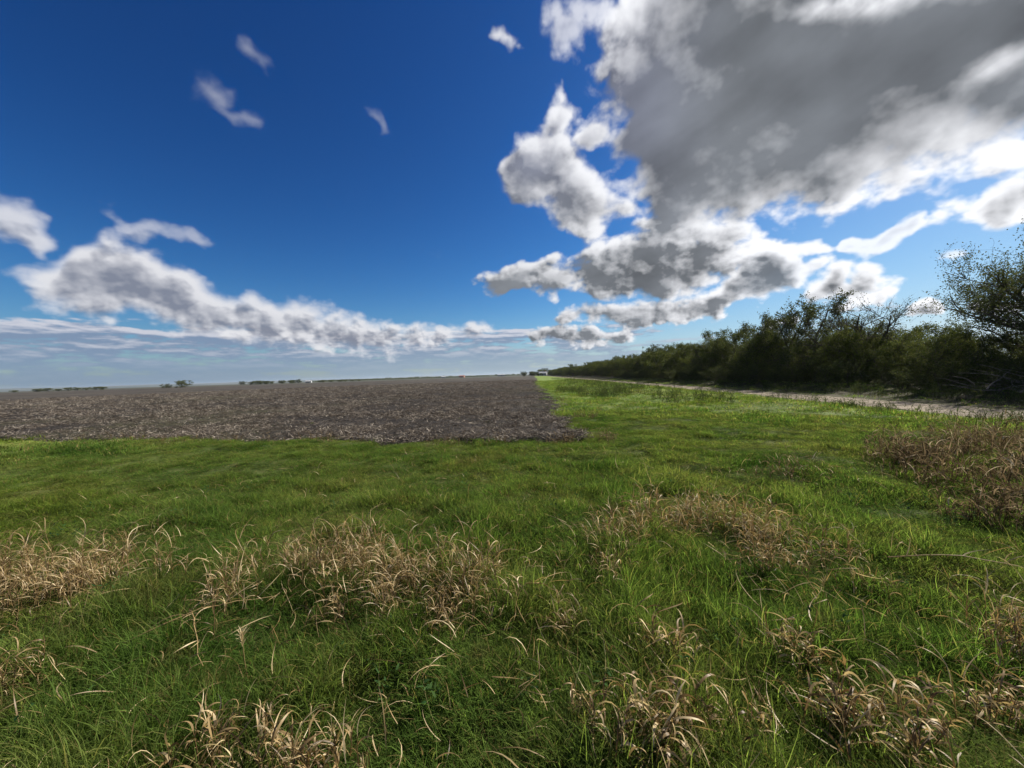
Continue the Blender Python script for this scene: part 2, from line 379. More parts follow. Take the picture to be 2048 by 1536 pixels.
H0 = lambda x, y: float(height(np.array([x]), np.array([y]))[0])

def spaced(lim, s0, grow, far):
    v = [0.0]; s = s0
    while v[-1] < far:
        v.append(v[-1]+s)
        if v[-1] > lim: s *= grow
    return np.array(v)
def grid_faces(nx, ny):
    i = np.arange(nx-1)[None]+np.arange(ny-1)[:, None]*nx
    return np.stack([i, i+1, i+nx+1, i+nx], -1).reshape(-1, 4)

# ---------------------------------------------------------------- ground sheet
def turf_colour(b, p):
    """colour of the sward by place: green, yellow-green and straw patches"""
    n1 = b.noise(p, .55, 4, .55); n2 = b.noise(p, .13, 3, .5); n3 = b.noise(p, 3.0, 3, .6)
    c = ramp(b, n1, [(.30, (.056, .120, .022)), (.50, (.130, .194, .042)), (.68, (.182, .212, .056))])
    c = b.mix(b.rng(n2, .52, .66, 0, .75), c, (.145, .192, .030, 1))
    c = b.mix(b.rng(n3, .56, .72, 0, .55), c, (.16, .125, .055, 1))
    c = b.mix(b.rng(b.noise(b.v('ADD', p, (40, 7, 0)), .42, 4, .65), .60, .74, 0, .6), c, (.15, .112, .050, 1))
    return c
m_ground, b, out = new_mat('turf_floor')
p = pos(b); x, y, z = b.sep(p)
dist = b.v('LENGTH', p, out=1)
soil = ramp(b, b.noise(p, 6.0, 5, .6), [(.3, (.020, .020, .010)), (.55, (.045, .042, .018)), (.75, (.085, .070, .035))])
tc = turf_colour(b, p)
c = b.mix(b.rng(dist, 5, 34, .25, .9), soil, tc)
u = b.m('SUBTRACT', x, b.m('MULTIPLY_ADD', y, .05, 15.55))
litter = ramp(b, b.noise(p, 2.2, 6, .62), [(.32, (.018, .020, .009)), (.5, (.040, .038, .018)), (.7, (.080, .064, .036))])
c = b.mix(b.rng(b.m('ADD', u, b.m('MULTIPLY', b.m('SUBTRACT', b.noise(p, .6, 3), .5), 3.0)), -1.8, -.6), c, litter)
plain = ramp(b, b.noise(b.v('MULTIPLY', p, (.004, .012, 1)), 1.0, 5, .6), [(.35, (.028, .036, .024)), (.5, (.055, .056, .042)), (.65, (.085, .080, .062))])
c = b.mix(b.rng(dist, 330, 460), c, plain)
principled(b, out, c, .95, bump(b, b.noise(p, 9.0, 5, .65), .6, .05), .1)
a1 = spaced(26, .30, 1.13, 9000); xs = np.concatenate([-a1[:0:-1], a1])
a2 = spaced(40, .30, 1.12, 11000); a3 = spaced(5, .4, 1.25, 9000); ys = np.concatenate([-a3[:0:-1], a2])
X, Y = np.meshgrid(xs, ys)
Z = height(X.ravel(), Y.ravel()).reshape(X.shape)
Z = np.where(in_field(X, Y), Z-.10, Z)
ux = X-road_x(Y); Z = np.where((np.abs(ux) < 1.3) & (Y > -12) & (Y < 330), Z-.05, Z)
tag(link('ground', mesh_np('ground', np.stack([X, Y, Z], -1).reshape(-1, 3), grid_faces(len(xs), len(ys)), m_ground)), kind='structure')

# ---------------------------------------------------------------- ploughed field under stubble
m_field, b, out = new_mat('field_soil')
p = pos(b); dist = b.v('LENGTH', p, out=1)
pr = b.v('MULTIPLY', p, (1.0, 1.0, .3))
n = b.noise(pr, 1.1, 7, .68); nf = b.noise(pr, 7.0, 5, .7)
c = ramp(b, nf, [(.28, (.0090, .0078, .0068)), (.5, (.021, .0178, .0152)), (.72, (.045, .038, .032))])
c = b.mix(b.rng(n, .48, .70, 0, .6), c, (.060, .048, .039, 1))
fle = b.noise(b.v('MULTIPLY', p, (1.0, .8, 1)), 3.6, 3, .75)
straw = ramp(b, b.noise(p, .9, 2), [(.35, (.14, .122, .105)), (.65, (.23, .205, .175))])
c = b.mix(b.m('MULTIPLY', b.rng(fle, .57, .66), b.rng(dist, 14, 60, .15, .40)), c, straw)
wd = b.noise(b.v('MULTIPLY', p, (.06, .035, 1)), 1.0, 4, .6)
c = b.mix(b.m('MULTIPLY', b.rng(wd, .5, .64), b.rng(fle, .46, .56, .2, .8)), c, (.060, .058, .030, 1))
c = b.mix(b.m('MULTIPLY', b.rng(dist, 45, 100, 0, .26), b.rng(b.noise(b.v('MULTIPLY', p, (.10, .05, 1)), 1.0, 5, .65), .38, .62, .25, 1)), c, straw)
# stubble rows and machine passes run away from the camera
row = b.m('SINE', b.m('MULTIPLY', b.m('SUBTRACT', b.sep(p)[0], b.m('MULTIPLY', b.sep(p)[1], .055)), 2*math.pi/1.52))
c = b.mix(b.m('MULTIPLY', b.rng(row, .2, 1), b.rng(dist, 12, 40, .1, .35)), c, b.v('SCALE', c, .62))
band = b.noise(b.v('MULTIPLY', p, (.012, .045, 1)), 1.0, 3, .55)
c = b.mix(b.rng(band, .42, .62, 0, .85), c, b.v('SCALE', c, .55))
principled(b, out, c, .95, bump(b, b.m('ADD', nf, b.m('MULTIPLY', n, 2.0)), .9, .10), .15)
s = spaced(34, .15, 1.055, 425); w = spaced(30, .15, 1.06, 900)
S, Wd = np.meshgrid(s, w, indexing='ij')
yr = 9.4+S
x0 = field_right(yr); Xf = x0-Wd
Yf = field_front(Xf)+S*np.clip((430-field_front(Xf))/421, .1, 1)
Xf = field_right(Yf)-Wd
clod = .035*np.abs(perlin(Xf/.28, Yf/.28))*1.4+.035*perlin(Xf/.7, Yf/.8)+.025*np.abs(perlin(Xf/.13, Yf/.13))
edge = np.minimum(S, Wd)
Zf = height(Xf.ravel(), Yf.ravel()).reshape(Xf.shape)+np.where(edge < .05, -.10, .0)+clod*np.clip(edge/.3, 0, 1)*np.clip(1.6-np.hypot(Xf, Yf)/90, .25, 1)+.02*np.clip(edge, 0, 1)
FIELD_V = np.stack([Xf, Yf, Zf], -1)
tag(link('field', mesh_np('field', FIELD_V.reshape(-1, 3), grid_faces(len(w), len(s))[:, ::-1], m_field)), kind='structure')

# ---------------------------------------------------------------- dirt road
m_road, b, out = new_mat('road_dirt')
p = pos(b); x, y, z = b.sep(p); u = b.m('SUBTRACT', x, b.m('MULTIPLY_ADD', y, .05, 15.55))
n = b.noise(p, 1.4, 7, .65)
c = ramp(b, n, [(.3, (.110, .089, .064)), (.52, (.175, .143, .106)), (.72, (.235, .198, .150))])
au = b.m('ABSOLUTE', b.m('ADD', u, b.m('MULTIPLY', b.m('SUBTRACT', b.noise(p, .5, 3), .5), .8)))
mid = b.m('MULTIPLY', b.rng(au, .55, .2), b.rng(b.noise(p, 1.2, 4, .6), .45, .6))
edg = b.rng(b.m('ADD', au, b.m('MULTIPLY', b.m('SUBTRACT', n, .5), 1.6)), 1.15, 1.55)
c = b.mix(b.m('MAXIMUM', b.m('MULTIPLY', mid, .7), edg), c, (.080, .072, .036, 1))
principled(b, out, c, .95, bump(b, b.noise(p, 5.0, 6, .65), .5, .05), .15)
ry = np.concatenate([np.arange(-12, 60, .4), np.linspace(60, 330, 120)]); ru = np.linspace(-1.55, 1.55, 17)
RU, RY = np.meshgrid(ru, ry)
wig = .25*perlin(RY/2.3, RU*0+1)*(np.abs(RU) > 1.4)*np.sign(RU)
RX = road_x(RY)+RU+wig
rut = -.045*(np.exp(-((np.abs(RU)-.85)/.28)**2))+.012*perlin(RX/.4, RY/.5)-.07*(np.abs(RU) > 1.5)
RZ = height(RX.ravel(), RY.ravel()).reshape(RX.shape)+.012+rut
tag(link('dirt_road', mesh_np('dirt_road', np.stack([RX, RY, RZ], -1).reshape(-1, 3), grid_faces(len(ru), len(ry)), m_road)), kind='structure')

# ---------------------------------------------------------------- far rise beyond the plain
m_hill, b, out = new_mat('far_country')
p = pos(b)
c = ramp(b, b.noise(b.v('MULTIPLY', p, (.002, .002, .05)), 1.0, 4, .6), [(.4, (.035, .05, .04)), (.55, (.07, .08, .07)), (.68, (.11, .11, .10))])
principled(b, out, c, .95)
t = np.linspace(-62, 60, 240); V = []
for k, (rr, hh) in enumerate(((6000, -2), (7000, .55), (8200, 1.0), (9000, 1.02), (9400, -2))):
    a = np.radians(t); hgt = (34+13*perlin(t/9, t*0+.5)+5*perlin(t/2.2, t*0+7)) if hh > 0 else 0*t
    V.append(np.stack([np.sin(a)*rr, np.cos(a)*rr, hgt*max(hh, 0)+min(hh, 0)], -1))
tag(link('hills', mesh_np('hills', np.concatenate(V), grid_faces(240, 5), m_hill)), kind='structure')

# ---------------------------------------------------------------- the air between here and the horizon
m_air = bpy.data.materials.new('air'); m_air.use_nodes = True; m_air.node_tree.nodes.clear()
_o = m_air.node_tree.nodes.new('ShaderNodeOutputMaterial'); _v = m_air.node_tree.nodes.new('ShaderNodeVolumePrincipled')
_v.inputs['Color'].default_value = (.72, .84, 1, 1); _v.inputs['Density'].default_value = 5e-5; _v.inputs['Anisotropy'].default_value = .3
m_air.node_tree.links.new(_v.outputs[0], _o.inputs['Volume'])
_hz = [(x, y, z) for z in (-4.0, 55.0) for y in (-9800, 11800) for x in (-9800, 9800)]
tag(link('haze', mesh_np('haze', _hz, np.array([(0, 2, 3, 1), (4, 5, 7, 6), (0, 1, 5, 4), (1, 3, 7, 5), (3, 2, 6, 7), (2, 0, 4, 6)]), m_air, False)), 'thin pale haze over the far fields', kind='stuff')


# ================================================================ trees
def tubes(paths, sides):
    """one mesh's worth of tapered tubes: paths of (points, radii)"""
    V, F, off = [], [], 0
    ca = np.cos(np.arange(sides)*2*np.pi/sides); sa = np.sin(np.arange(sides)*2*np.pi/sides)
    for P, r in paths:
        P = np.asarray(P); k = len(P)
        T = np.gradient(P, axis=0); T /= np.linalg.norm(T, axis=1, keepdims=True)+1e-9
        ref = np.where(np.abs(T[:, 2:3]) > .9, np.array([[1., 0, 0]]), np.array([[0, 0, 1.]]))
        A = np.cross(T, ref); A /= np.linalg.norm(A, axis=1, keepdims=True)+1e-9
        B = np.cross(T, A); r = np.asarray(r)[:, None, None]
        ring = P[:, None]+r*(A[:, None]*ca[None, :, None]+B[:, None]*sa[None, :, None])
        V.append(ring.reshape(-1, 3))
        i = np.arange(k-1)[:, None]*sides+np.arange(sides)[None]; j = np.arange(k-1)[:, None]*sides+(np.arange(sides)[None]+1) % sides
        F.append(np.stack([i, j, j+sides, i+sides], -1).reshape(-1, 4)+off); off += k*sides
    return np.concatenate(V), np.concatenate(F)
def unit(v): return v/(np.linalg.norm(v)+1e-9)
def grow(rs, start, d, length, r0, r1, n, wander, up):
    P = [np.array(start, float)]; d = unit(np.array(d, float))
    for i in range(n):
        d = unit(d+rs.normal(0, wander, 3)+np.array([0, 0, up])); P.append(P[-1]+d*length/n)
    return np.array(P), np.linspace(r0, r1, n+1)
def skeleton(rs, H, spread, stems, limbs, sub, twigs, thick, low=.25, droop=.0, fork=.5):
    L0, L1, L2, L3 = [], [], [], []
    for s in range(stems):
        a = rs.uniform(0, 6.28); lean = (.10 if stems == 1 else .42)
        base = np.array([rs.normal(0, .12*stems), rs.normal(0, .12*stems), -.15])
        P, r = grow(rs, base, (math.cos(a)*lean, math.sin(a)*lean, 1), H*rs.uniform(.62, .8), thick*rs.uniform(.8, 1.1), thick*.22, 9, .10, .05)
        L0.append((P, r))
        for i in range(limbs):
            t = low+(1-low)*((i+rs.uniform(.2, .8))/limbs); q = t*(len(P)-1); k = int(min(q, len(P)-2)); st = P[k]+(P[k+1]-P[k])*(q-k)
            a = i*2.4+rs.uniform(-.5, .5)+s; tilt = rs.uniform(.15, .9)*(.55+.7*t)
            dd = (math.cos(a), math.sin(a), tilt)
            ln = spread*rs.uniform(.7, 1.1)*(1.05-.45*t)
            P1, r1 = grow(rs, st, dd, ln, r[k]*fork, r[k]*.14+.004, 7, .16, .06-droop*.5)
            L1.append((P1, r1))
            for j in range(sub):
                t2 = rs.uniform(.25, 1.0); q2 = t2*6; k2 = int(min(q2, 6)); s2 = P1[k2]
                d2 = unit(P1[min(k2+1, 7)]-P1[max(k2-1, 0)])+rs.normal(0, .55, 3)+np.array([0, 0, .22-droop])
                P2, r2 = grow(rs, s2, d2, ln*rs.uniform(.32, .58), r1[k2]*.55+.003, .004, 5, .2, .03-droop)
                L2.append((P2, r2))
                for m in range(twigs):
                    k3 = rs.integers(1, 6); d3 = unit(P2[k3]-P2[k3-1])+rs.normal(0, .7, 3)+np.array([0, 0, .1-droop])
                    L3.append(grow(rs, P2[k3], d3, ln*rs.uniform(.12, .3), .006, .0025, 3, .22, -droop))
    return L0, L1, L2, L3
def leaves(rs, L2, L3, n, size, aspect, clump, even=1.3):
    """n small leaf faces set along the twigs"""
    A = [P[-4:] for P, r in L3]+[P[2:][-4:] if len(P[2:]) >= 4 else P[-4:] for P, r in L2[::2]]
    A = np.array([a if len(a) == 4 else np.vstack([a, a[-1:]])[:4] for a in A])
    wt = rs.random(len(A))**even; wt /= wt.sum()                # some twigs full, some nearly bare
    i = rs.choice(len(A), n, p=wt); t = rs.uniform(0, 3, n); k = np.minimum(t.astype(int), 2); f = (t-k)[:, None]
    C = A[i, k]*(1-f)+A[i, k+1]*f+rs.normal(0, clump, (n, 3))
    D = rs.normal(0, 1, (n, 3)); D[:, 2] -= .3; D /= np.linalg.norm(D, axis=1, keepdims=True)
    S = np.cross(D, rs.normal(0, 1, (n, 3))); S /= np.linalg.norm(S, axis=1, keepdims=True)+1e-9
    sz = (size*rs.uniform(.6, 1.35, n))[:, None]
    V = np.stack([C, C+D*sz*.5+S*sz*aspect*.5, C+D*sz, C+D*sz*.5-S*sz*aspect*.5], 1).reshape(-1, 3)
    F = np.arange(n*4).reshape(-1, 4)
    return V, F, np.repeat(rs.random(n)*.6+.4*rs.random(len(A))[i], 4)

m_bark, b, out = new_mat('bark')
n = b.noise(b.v('MULTIPLY', pos(b), (1, 1, .35)), 14, 5, .65)
principled(b, out, ramp(b, n, [(.3, (.030, .025, .020)), (.55, (.075, .062, .050)), (.75, (.13, .11, .092))]), .95, bump(b, n, .6, .02), .1)
def leaf_mat(name, c0, c1, c2, trans=.38):
    m, b, out = new_mat(name)
    v = attr(b, 'tone'); big = b.noise(pos(b), .35, 3, .5)
    c = ramp(b, b.m('ADD', b.m('MULTIPLY', v, .75), b.m('MULTIPLY', big, .30)), [(.22, c0), (.55, c1), (.92, c2)])
    leaf_shader(b, out, c, trans); return m
m_leaf = leaf_mat('leaf_green', (.030, .044, .013), (.070, .088, .024), (.140, .135, .046))
m_leaf2 = leaf_mat('leaf_olive', (.030, .042, .015), (.066, .082, .024), (.13, .128, .048))
m_leaf3 = leaf_mat('leaf_bright', (.040, .058, .014), (.092, .112, .026), (.160, .16, .048))

def make_tree(name, seed, H, spread, stems, limbs, sub, twigs, thick, nleaf, size, aspect, mat, clump=.05, low=.25, droop=0., fork=.5, even=1.3):
    rs = np.random.default_rng(seed)
    L0, L1, L2, L3 = skeleton(rs, H, spread, stems, limbs, sub, twigs, thick, low, droop, fork)
    root = empty(name, (0, 0, 0))
    V0, F0 = tubes(L0, 8); V1, F1 = tubes(L1, 5)
    link('trunk', mesh_np('trunk', np.vstack([V0, V1]), [np.vstack([F0, F1+len(V0)])], m_bark), root)
    V2, F2 = tubes(L2, 4); V3, F3 = tubes(L3, 3)
    br = link('branches', mesh_np('branches', np.vstack([V2, V3]), [np.vstack([F2, F3+len(V2)])], m_bark), root); br['kind'] = 'stuff'
    V, F, tone = leaves(rs, L2, L3, nleaf, size, aspect, clump, even)
    cr = link('crown', mesh_np('crown', V, F, mat, False, {'tone': tone}), root); cr['kind'] = 'stuff'
    top = max(V[:, 2].max(), V3[:, 2].max())
    root['_h'] = float(top); return root

PROTO = {}
PROTO['big'] = make_tree('broad_tree', 21, 8.6, 4.9, 3, 10, 13, 6, .17, 46000, .10, .5, m_leaf2, .17, .22, even=.5)
PROTO['bare'] = make_tree('thin_crowned_tree', 32, 6.2, 2.9, 3, 6, 8, 8, .11, 3600, .075, .5, m_leaf2, .05, .3)
PROTO['airy'] = make_tree('loose_tree', 43, 6.4, 2.7, 2, 8, 9, 7, .12, 11500, .095, .55, m_leaf2, .06, .22)
PROTO['full'] = make_tree('bushy_tree', 54, 5.4, 2.5, 3, 7, 8, 5, .10, 17000, .10, .5, m_leaf, .09, .10)
PROTO['round'] = make_tree('round_tree', 65, 4.6, 2.4, 4, 6, 8, 5, .085, 17000, .095, .5, m_leaf3, .10, .06)
PROTO['bush'] = make_tree('tall_bush', 76, 3.5, 1.9, 5, 5, 7, 5, .05, 13000, .085, .5, m_leaf, .09, .04)
PROTO['shrub'] = make_tree('low_shrub', 87, 1.9, 1.35, 6, 4, 6, 4, .03, 7000, .075, .5, m_leaf2, .08, .03)
_used = set()
def plant_tree(kind, x, y, H, label, cat='tree', group=None, rz=None, wide=1.0, sink=0.0):
    proto = PROTO[kind]
    if kind in _used: r = copy_tree(proto)
    else: r = proto; _used.add(kind)
    s = H/proto['_h']; r.location = (x, y, H0(x, y)-sink); r.rotation_euler = (0, 0, random.uniform(0, 6.28) if rz is None else rz)
    r.scale = (s*wide, s*wide, s)
    return tag(r, label, cat, group)
G = 'trees of the line beyond the dirt road'
NEAR = [   # kind, x, y, height, label
 ('big', 27.0, 18.6, 8.7, 'broad tall tree with open crown rising highest at the right end of the tree line', .95),
 ('full', 28.5, 15.2, 6.0, 'bushy tree low behind the broad tall tree at the right picture edge', 1),
 ('bush', 24.2, 15.0, 3.9, 'dark tall bush below the broad tall tree, nearest the brush pile', 1.1),
 ('bush', 24.2, 19.9, 3.2, 'dark tall bush just left of the foot of the broad tall tree', 1.1),
 ('round', 26.2, 23.6, 3.7, 'round low tree in the dip between the broad tall tree and the twiggy one', 1),
 ('bush', 24.4, 23.9, 3.0, 'tall bush in front of the low dip in the tree line', 1.1),
 ('bare', 25.6, 29.3, 7.3, 'twiggy half bare tree with thin crown against the sky', 1),
 ('round', 24.5, 27.4, 4.5, 'round tree in front of the twiggy half bare tree', 1),
 ('airy', 28.0, 32.4, 5.6, 'loose leaved tree just left of the twiggy half bare tree', 1),
 ('airy', 26.6, 34.6, 7.7, 'tallest of the loose leaved trees, its ragged top beside the small white cloud', 1),
 ('bush', 24.3, 31.0, 4.0, 'tall bush in front of the loose leaved trees', 1.1),
 ('airy', 26.4, 37.6, 7.1, 'loose leaved tree leading the step down in the tree line', 1),
 ('round', 25.0, 36.6, 5.2, 'round tree at the foot of the step down in the tree line', 1),
 ('full', 27.2, 42.4, 6.8, 'bushy tree with pointed top where the tree line begins to level', 1),
 ('bush', 24.9, 40.5, 4.2, 'tall bush in front of the bushy tree with pointed top', 1.1),
 ('full', 26.4, 47.0, 6.2, 'bushy tree next beyond the one with the pointed top', 1),
]
for k, x, y, h, l, w in NEAR: plant_tree(k, x, y, h, l, 'tree' if k != 'bush' else 'bush', G, rz=2.6 if k == 'bare' else None, wide=w)
# behind them and farther along the line
for y in np.arange(10, 60, 3.6):
    yy = y+random.uniform(-1, 1); x = 30.5+.05*yy+random.uniform(0, 3)
    plant_tree(random.choice(['full', 'round', 'full']), x, yy, random.uniform(3.4, 4.3) if yy < 32 else random.uniform(4.2, 5.2), 'tree half hidden behind the front row of the near tree line', 'tree', G, wide=1.15)
y = 49.5
while y < 180:
    for row in (0, 1):
        x = 23.6+.05*y+row*4.2+random.uniform(-.7, .9); yy = y+random.uniform(-1.2, 1.2)
        k = random.choice(['full', 'round', 'full', 'airy', 'round'] if row == 0 else ['full', 'full', 'airy'])
        plant_tree(k, x, yy, random.uniform(3.9, 5.9) if row == 0 else random.uniform(4.4, 7.2), 'green tree along the receding middle of the tree line', 'tree', G, wide=1.12)
    y += 3.6+.02*(y-49)
while y < 470:
    for row in (0, 1):
        plant_tree(random.choice(['full', 'round']), 23.0+.05*y+row*5+random.uniform(-1.5, 1.5), y+random.uniform(-2, 2), random.uniform(4.4, 6.6), 'small looking tree at the far end of the tree line', 'tree', G, wide=1.35)
    y += 8.5
for y in np.arange(8, 96, 1.55):
    yy = y+random.uniform(-.6, .6); x = 21.0+.05*yy+random.uniform(-.5, 1.6)
    plant_tree('shrub', x, yy, random.uniform(1.1, 2.1), 'low dark shrub at the foot of the tree line', 'shrub', 'low shrubs under the tree line', wide=1.2)
for y in np.arange(9, 60, 2.3):
    yy = y+random.uniform(-.8, .8); x = 26.8+.05*yy+random.uniform(-1.2, 1.2)
    plant_tree('bush', x, yy, random.uniform(2.6, 3.4), 'tall bush filling the shade inside the near tree line', 'bush', 'bushes inside the tree line', wide=1.3)
# on the horizon
plant_tree('round', -284.0, 331.0, 7.0, 'larger rounded one of the two lone trees on the field horizon', 'tree', rz=1, wide=1.45)
plant_tree('bush', -292.0, 326.0, 4.4, 'smaller left one of the two lone trees on the field horizon', 'tree', rz=2, wide=1.5)
for i in range(13):
    t = i/12; plant_tree('round' if i % 3 else 'full', -452+92*t+random.uniform(-4, 4), 648+random.uniform(-8, 8), random.uniform(4.5, 7.0), 'tree in the long dark clump on the horizon right of the lone trees', 'tree', 'trees of the horizon clump', wide=2.1)
for i in range(9):
    t = i/8; plant_tree('round', -345+70*t+random.uniform(-4, 4), 690+random.uniform(-8, 8), random.uniform(2.8, 5.0), 'small tree in the broken row beside the pale roof on the horizon', 'tree', 'small horizon trees', wide=2.1)
for i in range(11):
    t = i/10; plant_tree('round', -640+105*t+random.uniform(-6, 6), 505+random.uniform(-8, 8), random.uniform(3.0, 5.0), 'tree in the low broken row at the far left of the horizon', 'tree', 'far left horizon trees', wide=2.3)
for i in range(9):
    plant_tree('full', 8+random.uniform(0, 26), 452+random.uniform(-10, 20), random.uniform(4.2, 6.4), 'tree in the clump beside the white farmhouse', 'tree', 'trees at the farmhouse', wide=1.5)
plant_tree('full', 38.5, 428, 9.2, 'dark tree standing over the white farmhouse', 'tree', rz=1, wide=1.2)
plant_tree('full', 31.6, 412, 3.4, 'small tree standing before the left end of the white farmhouse', 'tree', rz=1, wide=1.2)
plant_tree('round', 33.5, 436, 8.0, 'rounded tree behind the white farmhouse roof', 'tree', rz=1, wide=1.3)

# a far wood that reads as one dark strip
rs = np.random.default_rng(5)
V, F, tone = [], [], []
n = 26000
t = rs.random(n); base = np.stack([-760+800*t, 1500+350*t+rs.normal(0, 25, n), np.zeros(n)], 1)
hh = 7*np.clip(.55+.9*perlin(t*60, t*0+3)+.4*perlin(t*200, t*0), .05, 1.5)
C = base+np.stack([rs.normal(0, 2, n), rs.normal(0, 2, n), rs.random(n)*hh], 1)
D = rs.normal(0, 1, (n, 3)); D /= np.linalg.norm(D, axis=1, keepdims=True); S = np.cross(D, rs.normal(0, 1, (n, 3))); S /= np.linalg.norm(S, axis=1, keepdims=True)
V = np.stack([C, C+D*1.3+S, C+D*2.4, C+D*1.3-S], 1).reshape(-1, 3)
tag(link('far_wood', mesh_np('far_wood', V, np.arange(4*n).reshape(-1, 4), m_leaf, False, {'tone': np.repeat(rs.random(n), 4)})), 'thin dark strip of far woodland along the horizon', kind='stuff')

# ---------------------------------------------------------------- brush pile of dead branches
root = empty('brush_pile', (21.6, 15.2, H0(21.6, 15.2)))
tag(root, 'grey pile of dead branches lying under the broad tall tree', 'brush pile')
rs = np.random.default_rng(3); sticks = []
for i in range(70):
    a = rs.uniform(0, 6.28); st = np.array([rs.normal(0, .9), rs.normal(0, 1.1), rs.uniform(0, .5)])
    sticks.append(grow(rs, st, (math.cos(a), math.sin(a), rs.uniform(-.1, .6)), rs.uniform(1.0, 2.6), rs.uniform(.015, .045), .006, 6, .16, -.03))
m_dead, b, out = new_mat('dead_wood')
n = b.noise(pos(b), 10, 4, .6); principled(b, out, ramp(b, n, [(.3, (.06, .052, .044)), (.6, (.15, .13, .11)), (.8, (.24, .21, .18))]), .95, None, .1)
for grp in range(7):
    V, F = tubes(sticks[grp*10:grp*10+10], 5)
    o = link('dead_branch', mesh_np('dead_branch', V, F, m_dead), root)
# a few bare stems leaning in the shade of the line
# ---------------------------------------------------------------- far farm buildings
def flat_mat(name, c, var=.15):
    m, b, out = new_mat(name); n = b.noise(pos(b), .8, 4, .6)
    principled(b, out, b.mix(b.rng(n, .35, .65), tuple(q*(1-var) for q in c)+(1,), tuple(c)+(1,)), .8); return m
m_wall = flat_mat('white_boards', (.36, .36, .35)); m_tin = flat_mat('pale_tin', (.33, .34, .35)); m_red = flat_mat('rusty_tin', (.30, .14, .10)); m_shade = flat_mat('dark_opening', (.05, .05, .055)); m_trim = flat_mat('painted_trim', (.62, .62, .60))
def boxv(x0, x1, y0, y1, z0, z1):
    V = [(x, y, z) for z in (z0, z1) for y in (y0, y1) for x in (x0, x1)]
    return V, [(0, 1, 5, 4), (1, 3, 7, 5), (3, 2, 6, 7), (2, 0, 4, 6), (4, 5, 7, 6), (0, 2, 3, 1)]
def bpart(name, boxes, mat, parent):
    V, F = [], []
    for bx in boxes:
        v, f = boxv(*bx); F += [tuple(i+len(V) for i in q) for q in f]; V += v
    return link(name, mesh_np(name, V, np.array(F), mat, False), parent)
def gable(name, w, d, h, over, rise, mat, parent):
    W, D = w/2+over, d/2+over; t = .22
    V = [(-W, -D, h), (W, -D, h), (W, D, h), (-W, D, h), (-W, 0, h+rise), (W, 0, h+rise)]
    V += [(x, y, z+t) for x, y, z in V]
    F4 = [(0, 1, 5, 4), (2, 3, 4, 5), (7, 6, 10, 11), (9, 8, 11, 10), (0, 6, 7, 1), (2, 8, 9, 3), (0, 4, 10, 6), (4, 3, 9, 10), (1, 7, 11, 5), (5, 11, 8, 2)]
    return link(name, mesh_np(name, V, np.array(F4), mat, False), parent)
def house(name, x, y, rz, w, d, h, rise, wall, roof, label, cat, chimney=False, wins=3):
    r = empty(name, (x, y, 0), rz); tag(r, label, cat)
    W, D = w/2, d/2
    wv = [(-W, -D, 0), (W, -D, 0), (W, D, 0), (-W, D, 0), (-W, -D, h), (W, -D, h), (W, D, h), (-W, D, h), (-W, 0, h+rise*.92), (W, 0, h+rise*.92)]
    wf4 = [(0, 1, 5, 4), (2, 3, 7, 6), (0, 4, 7, 3), (1, 2, 6, 5)]; wf3 = [(4, 8, 7), (5, 6, 9)]
    link('wall', mesh_np('wall', wv, [np.array(wf4), np.array(wf3)], wall, False), r)
    rf = gable('roof', w, d, h, .45, rise, roof, r)
    if chimney: bpart('chimney', [(W*.4, W*.4+.7, -.35, .35, h+rise*.5, h+rise+1.0)], m_red, rf)
    bpart('door', [(-.55, .55, -D-.06, -D-.01, .0, 2.1)], m_shade, r)
    for i in range(wins):
        xx = -W+w*(i+.5)/wins
        if abs(xx) < 1.2: continue
        f = bpart('window', [(xx-.75, xx+.75, -D-.07, -D-.01, .9, 2.2)], m_trim, r)
        bpart('pane', [(xx-.6, xx+.6, -D-.10, -D-.075, 1.05, 2.05)], m_shade, f)
    return r
house('farmhouse', 34.5, 420, -.35, 8, 6, 2.6, 1.7, m_wall, m_tin, 'white farmhouse at the far end of the tree line', 'house', True, 5)
house('farm_shed', -27, 990, .1, 18, 8, 3.4, 1.6, m_wall, m_tin, 'long white shed on the horizon left of the white farmhouse', 'shed', False, 6)
house('barn', -170, 960, .3, 10, 7, 2.8, 1.6, m_wall, m_tin, 'small pale barn on the horizon above the middle of the field', 'barn', False, 3)
house('barn', -126, 975, -.2, 13, 9, 3.4, 2.0, m_red, m_red, 'small rust red barn on the horizon above the middle of the field', 'barn', False, 3)
house('farm_shed', -352, 668, .25, 9, 7, 2.2, 1.3, m_tin, m_tin, 'pale roofed shed among small trees right of the horizon clump', 'shed', False, 3)


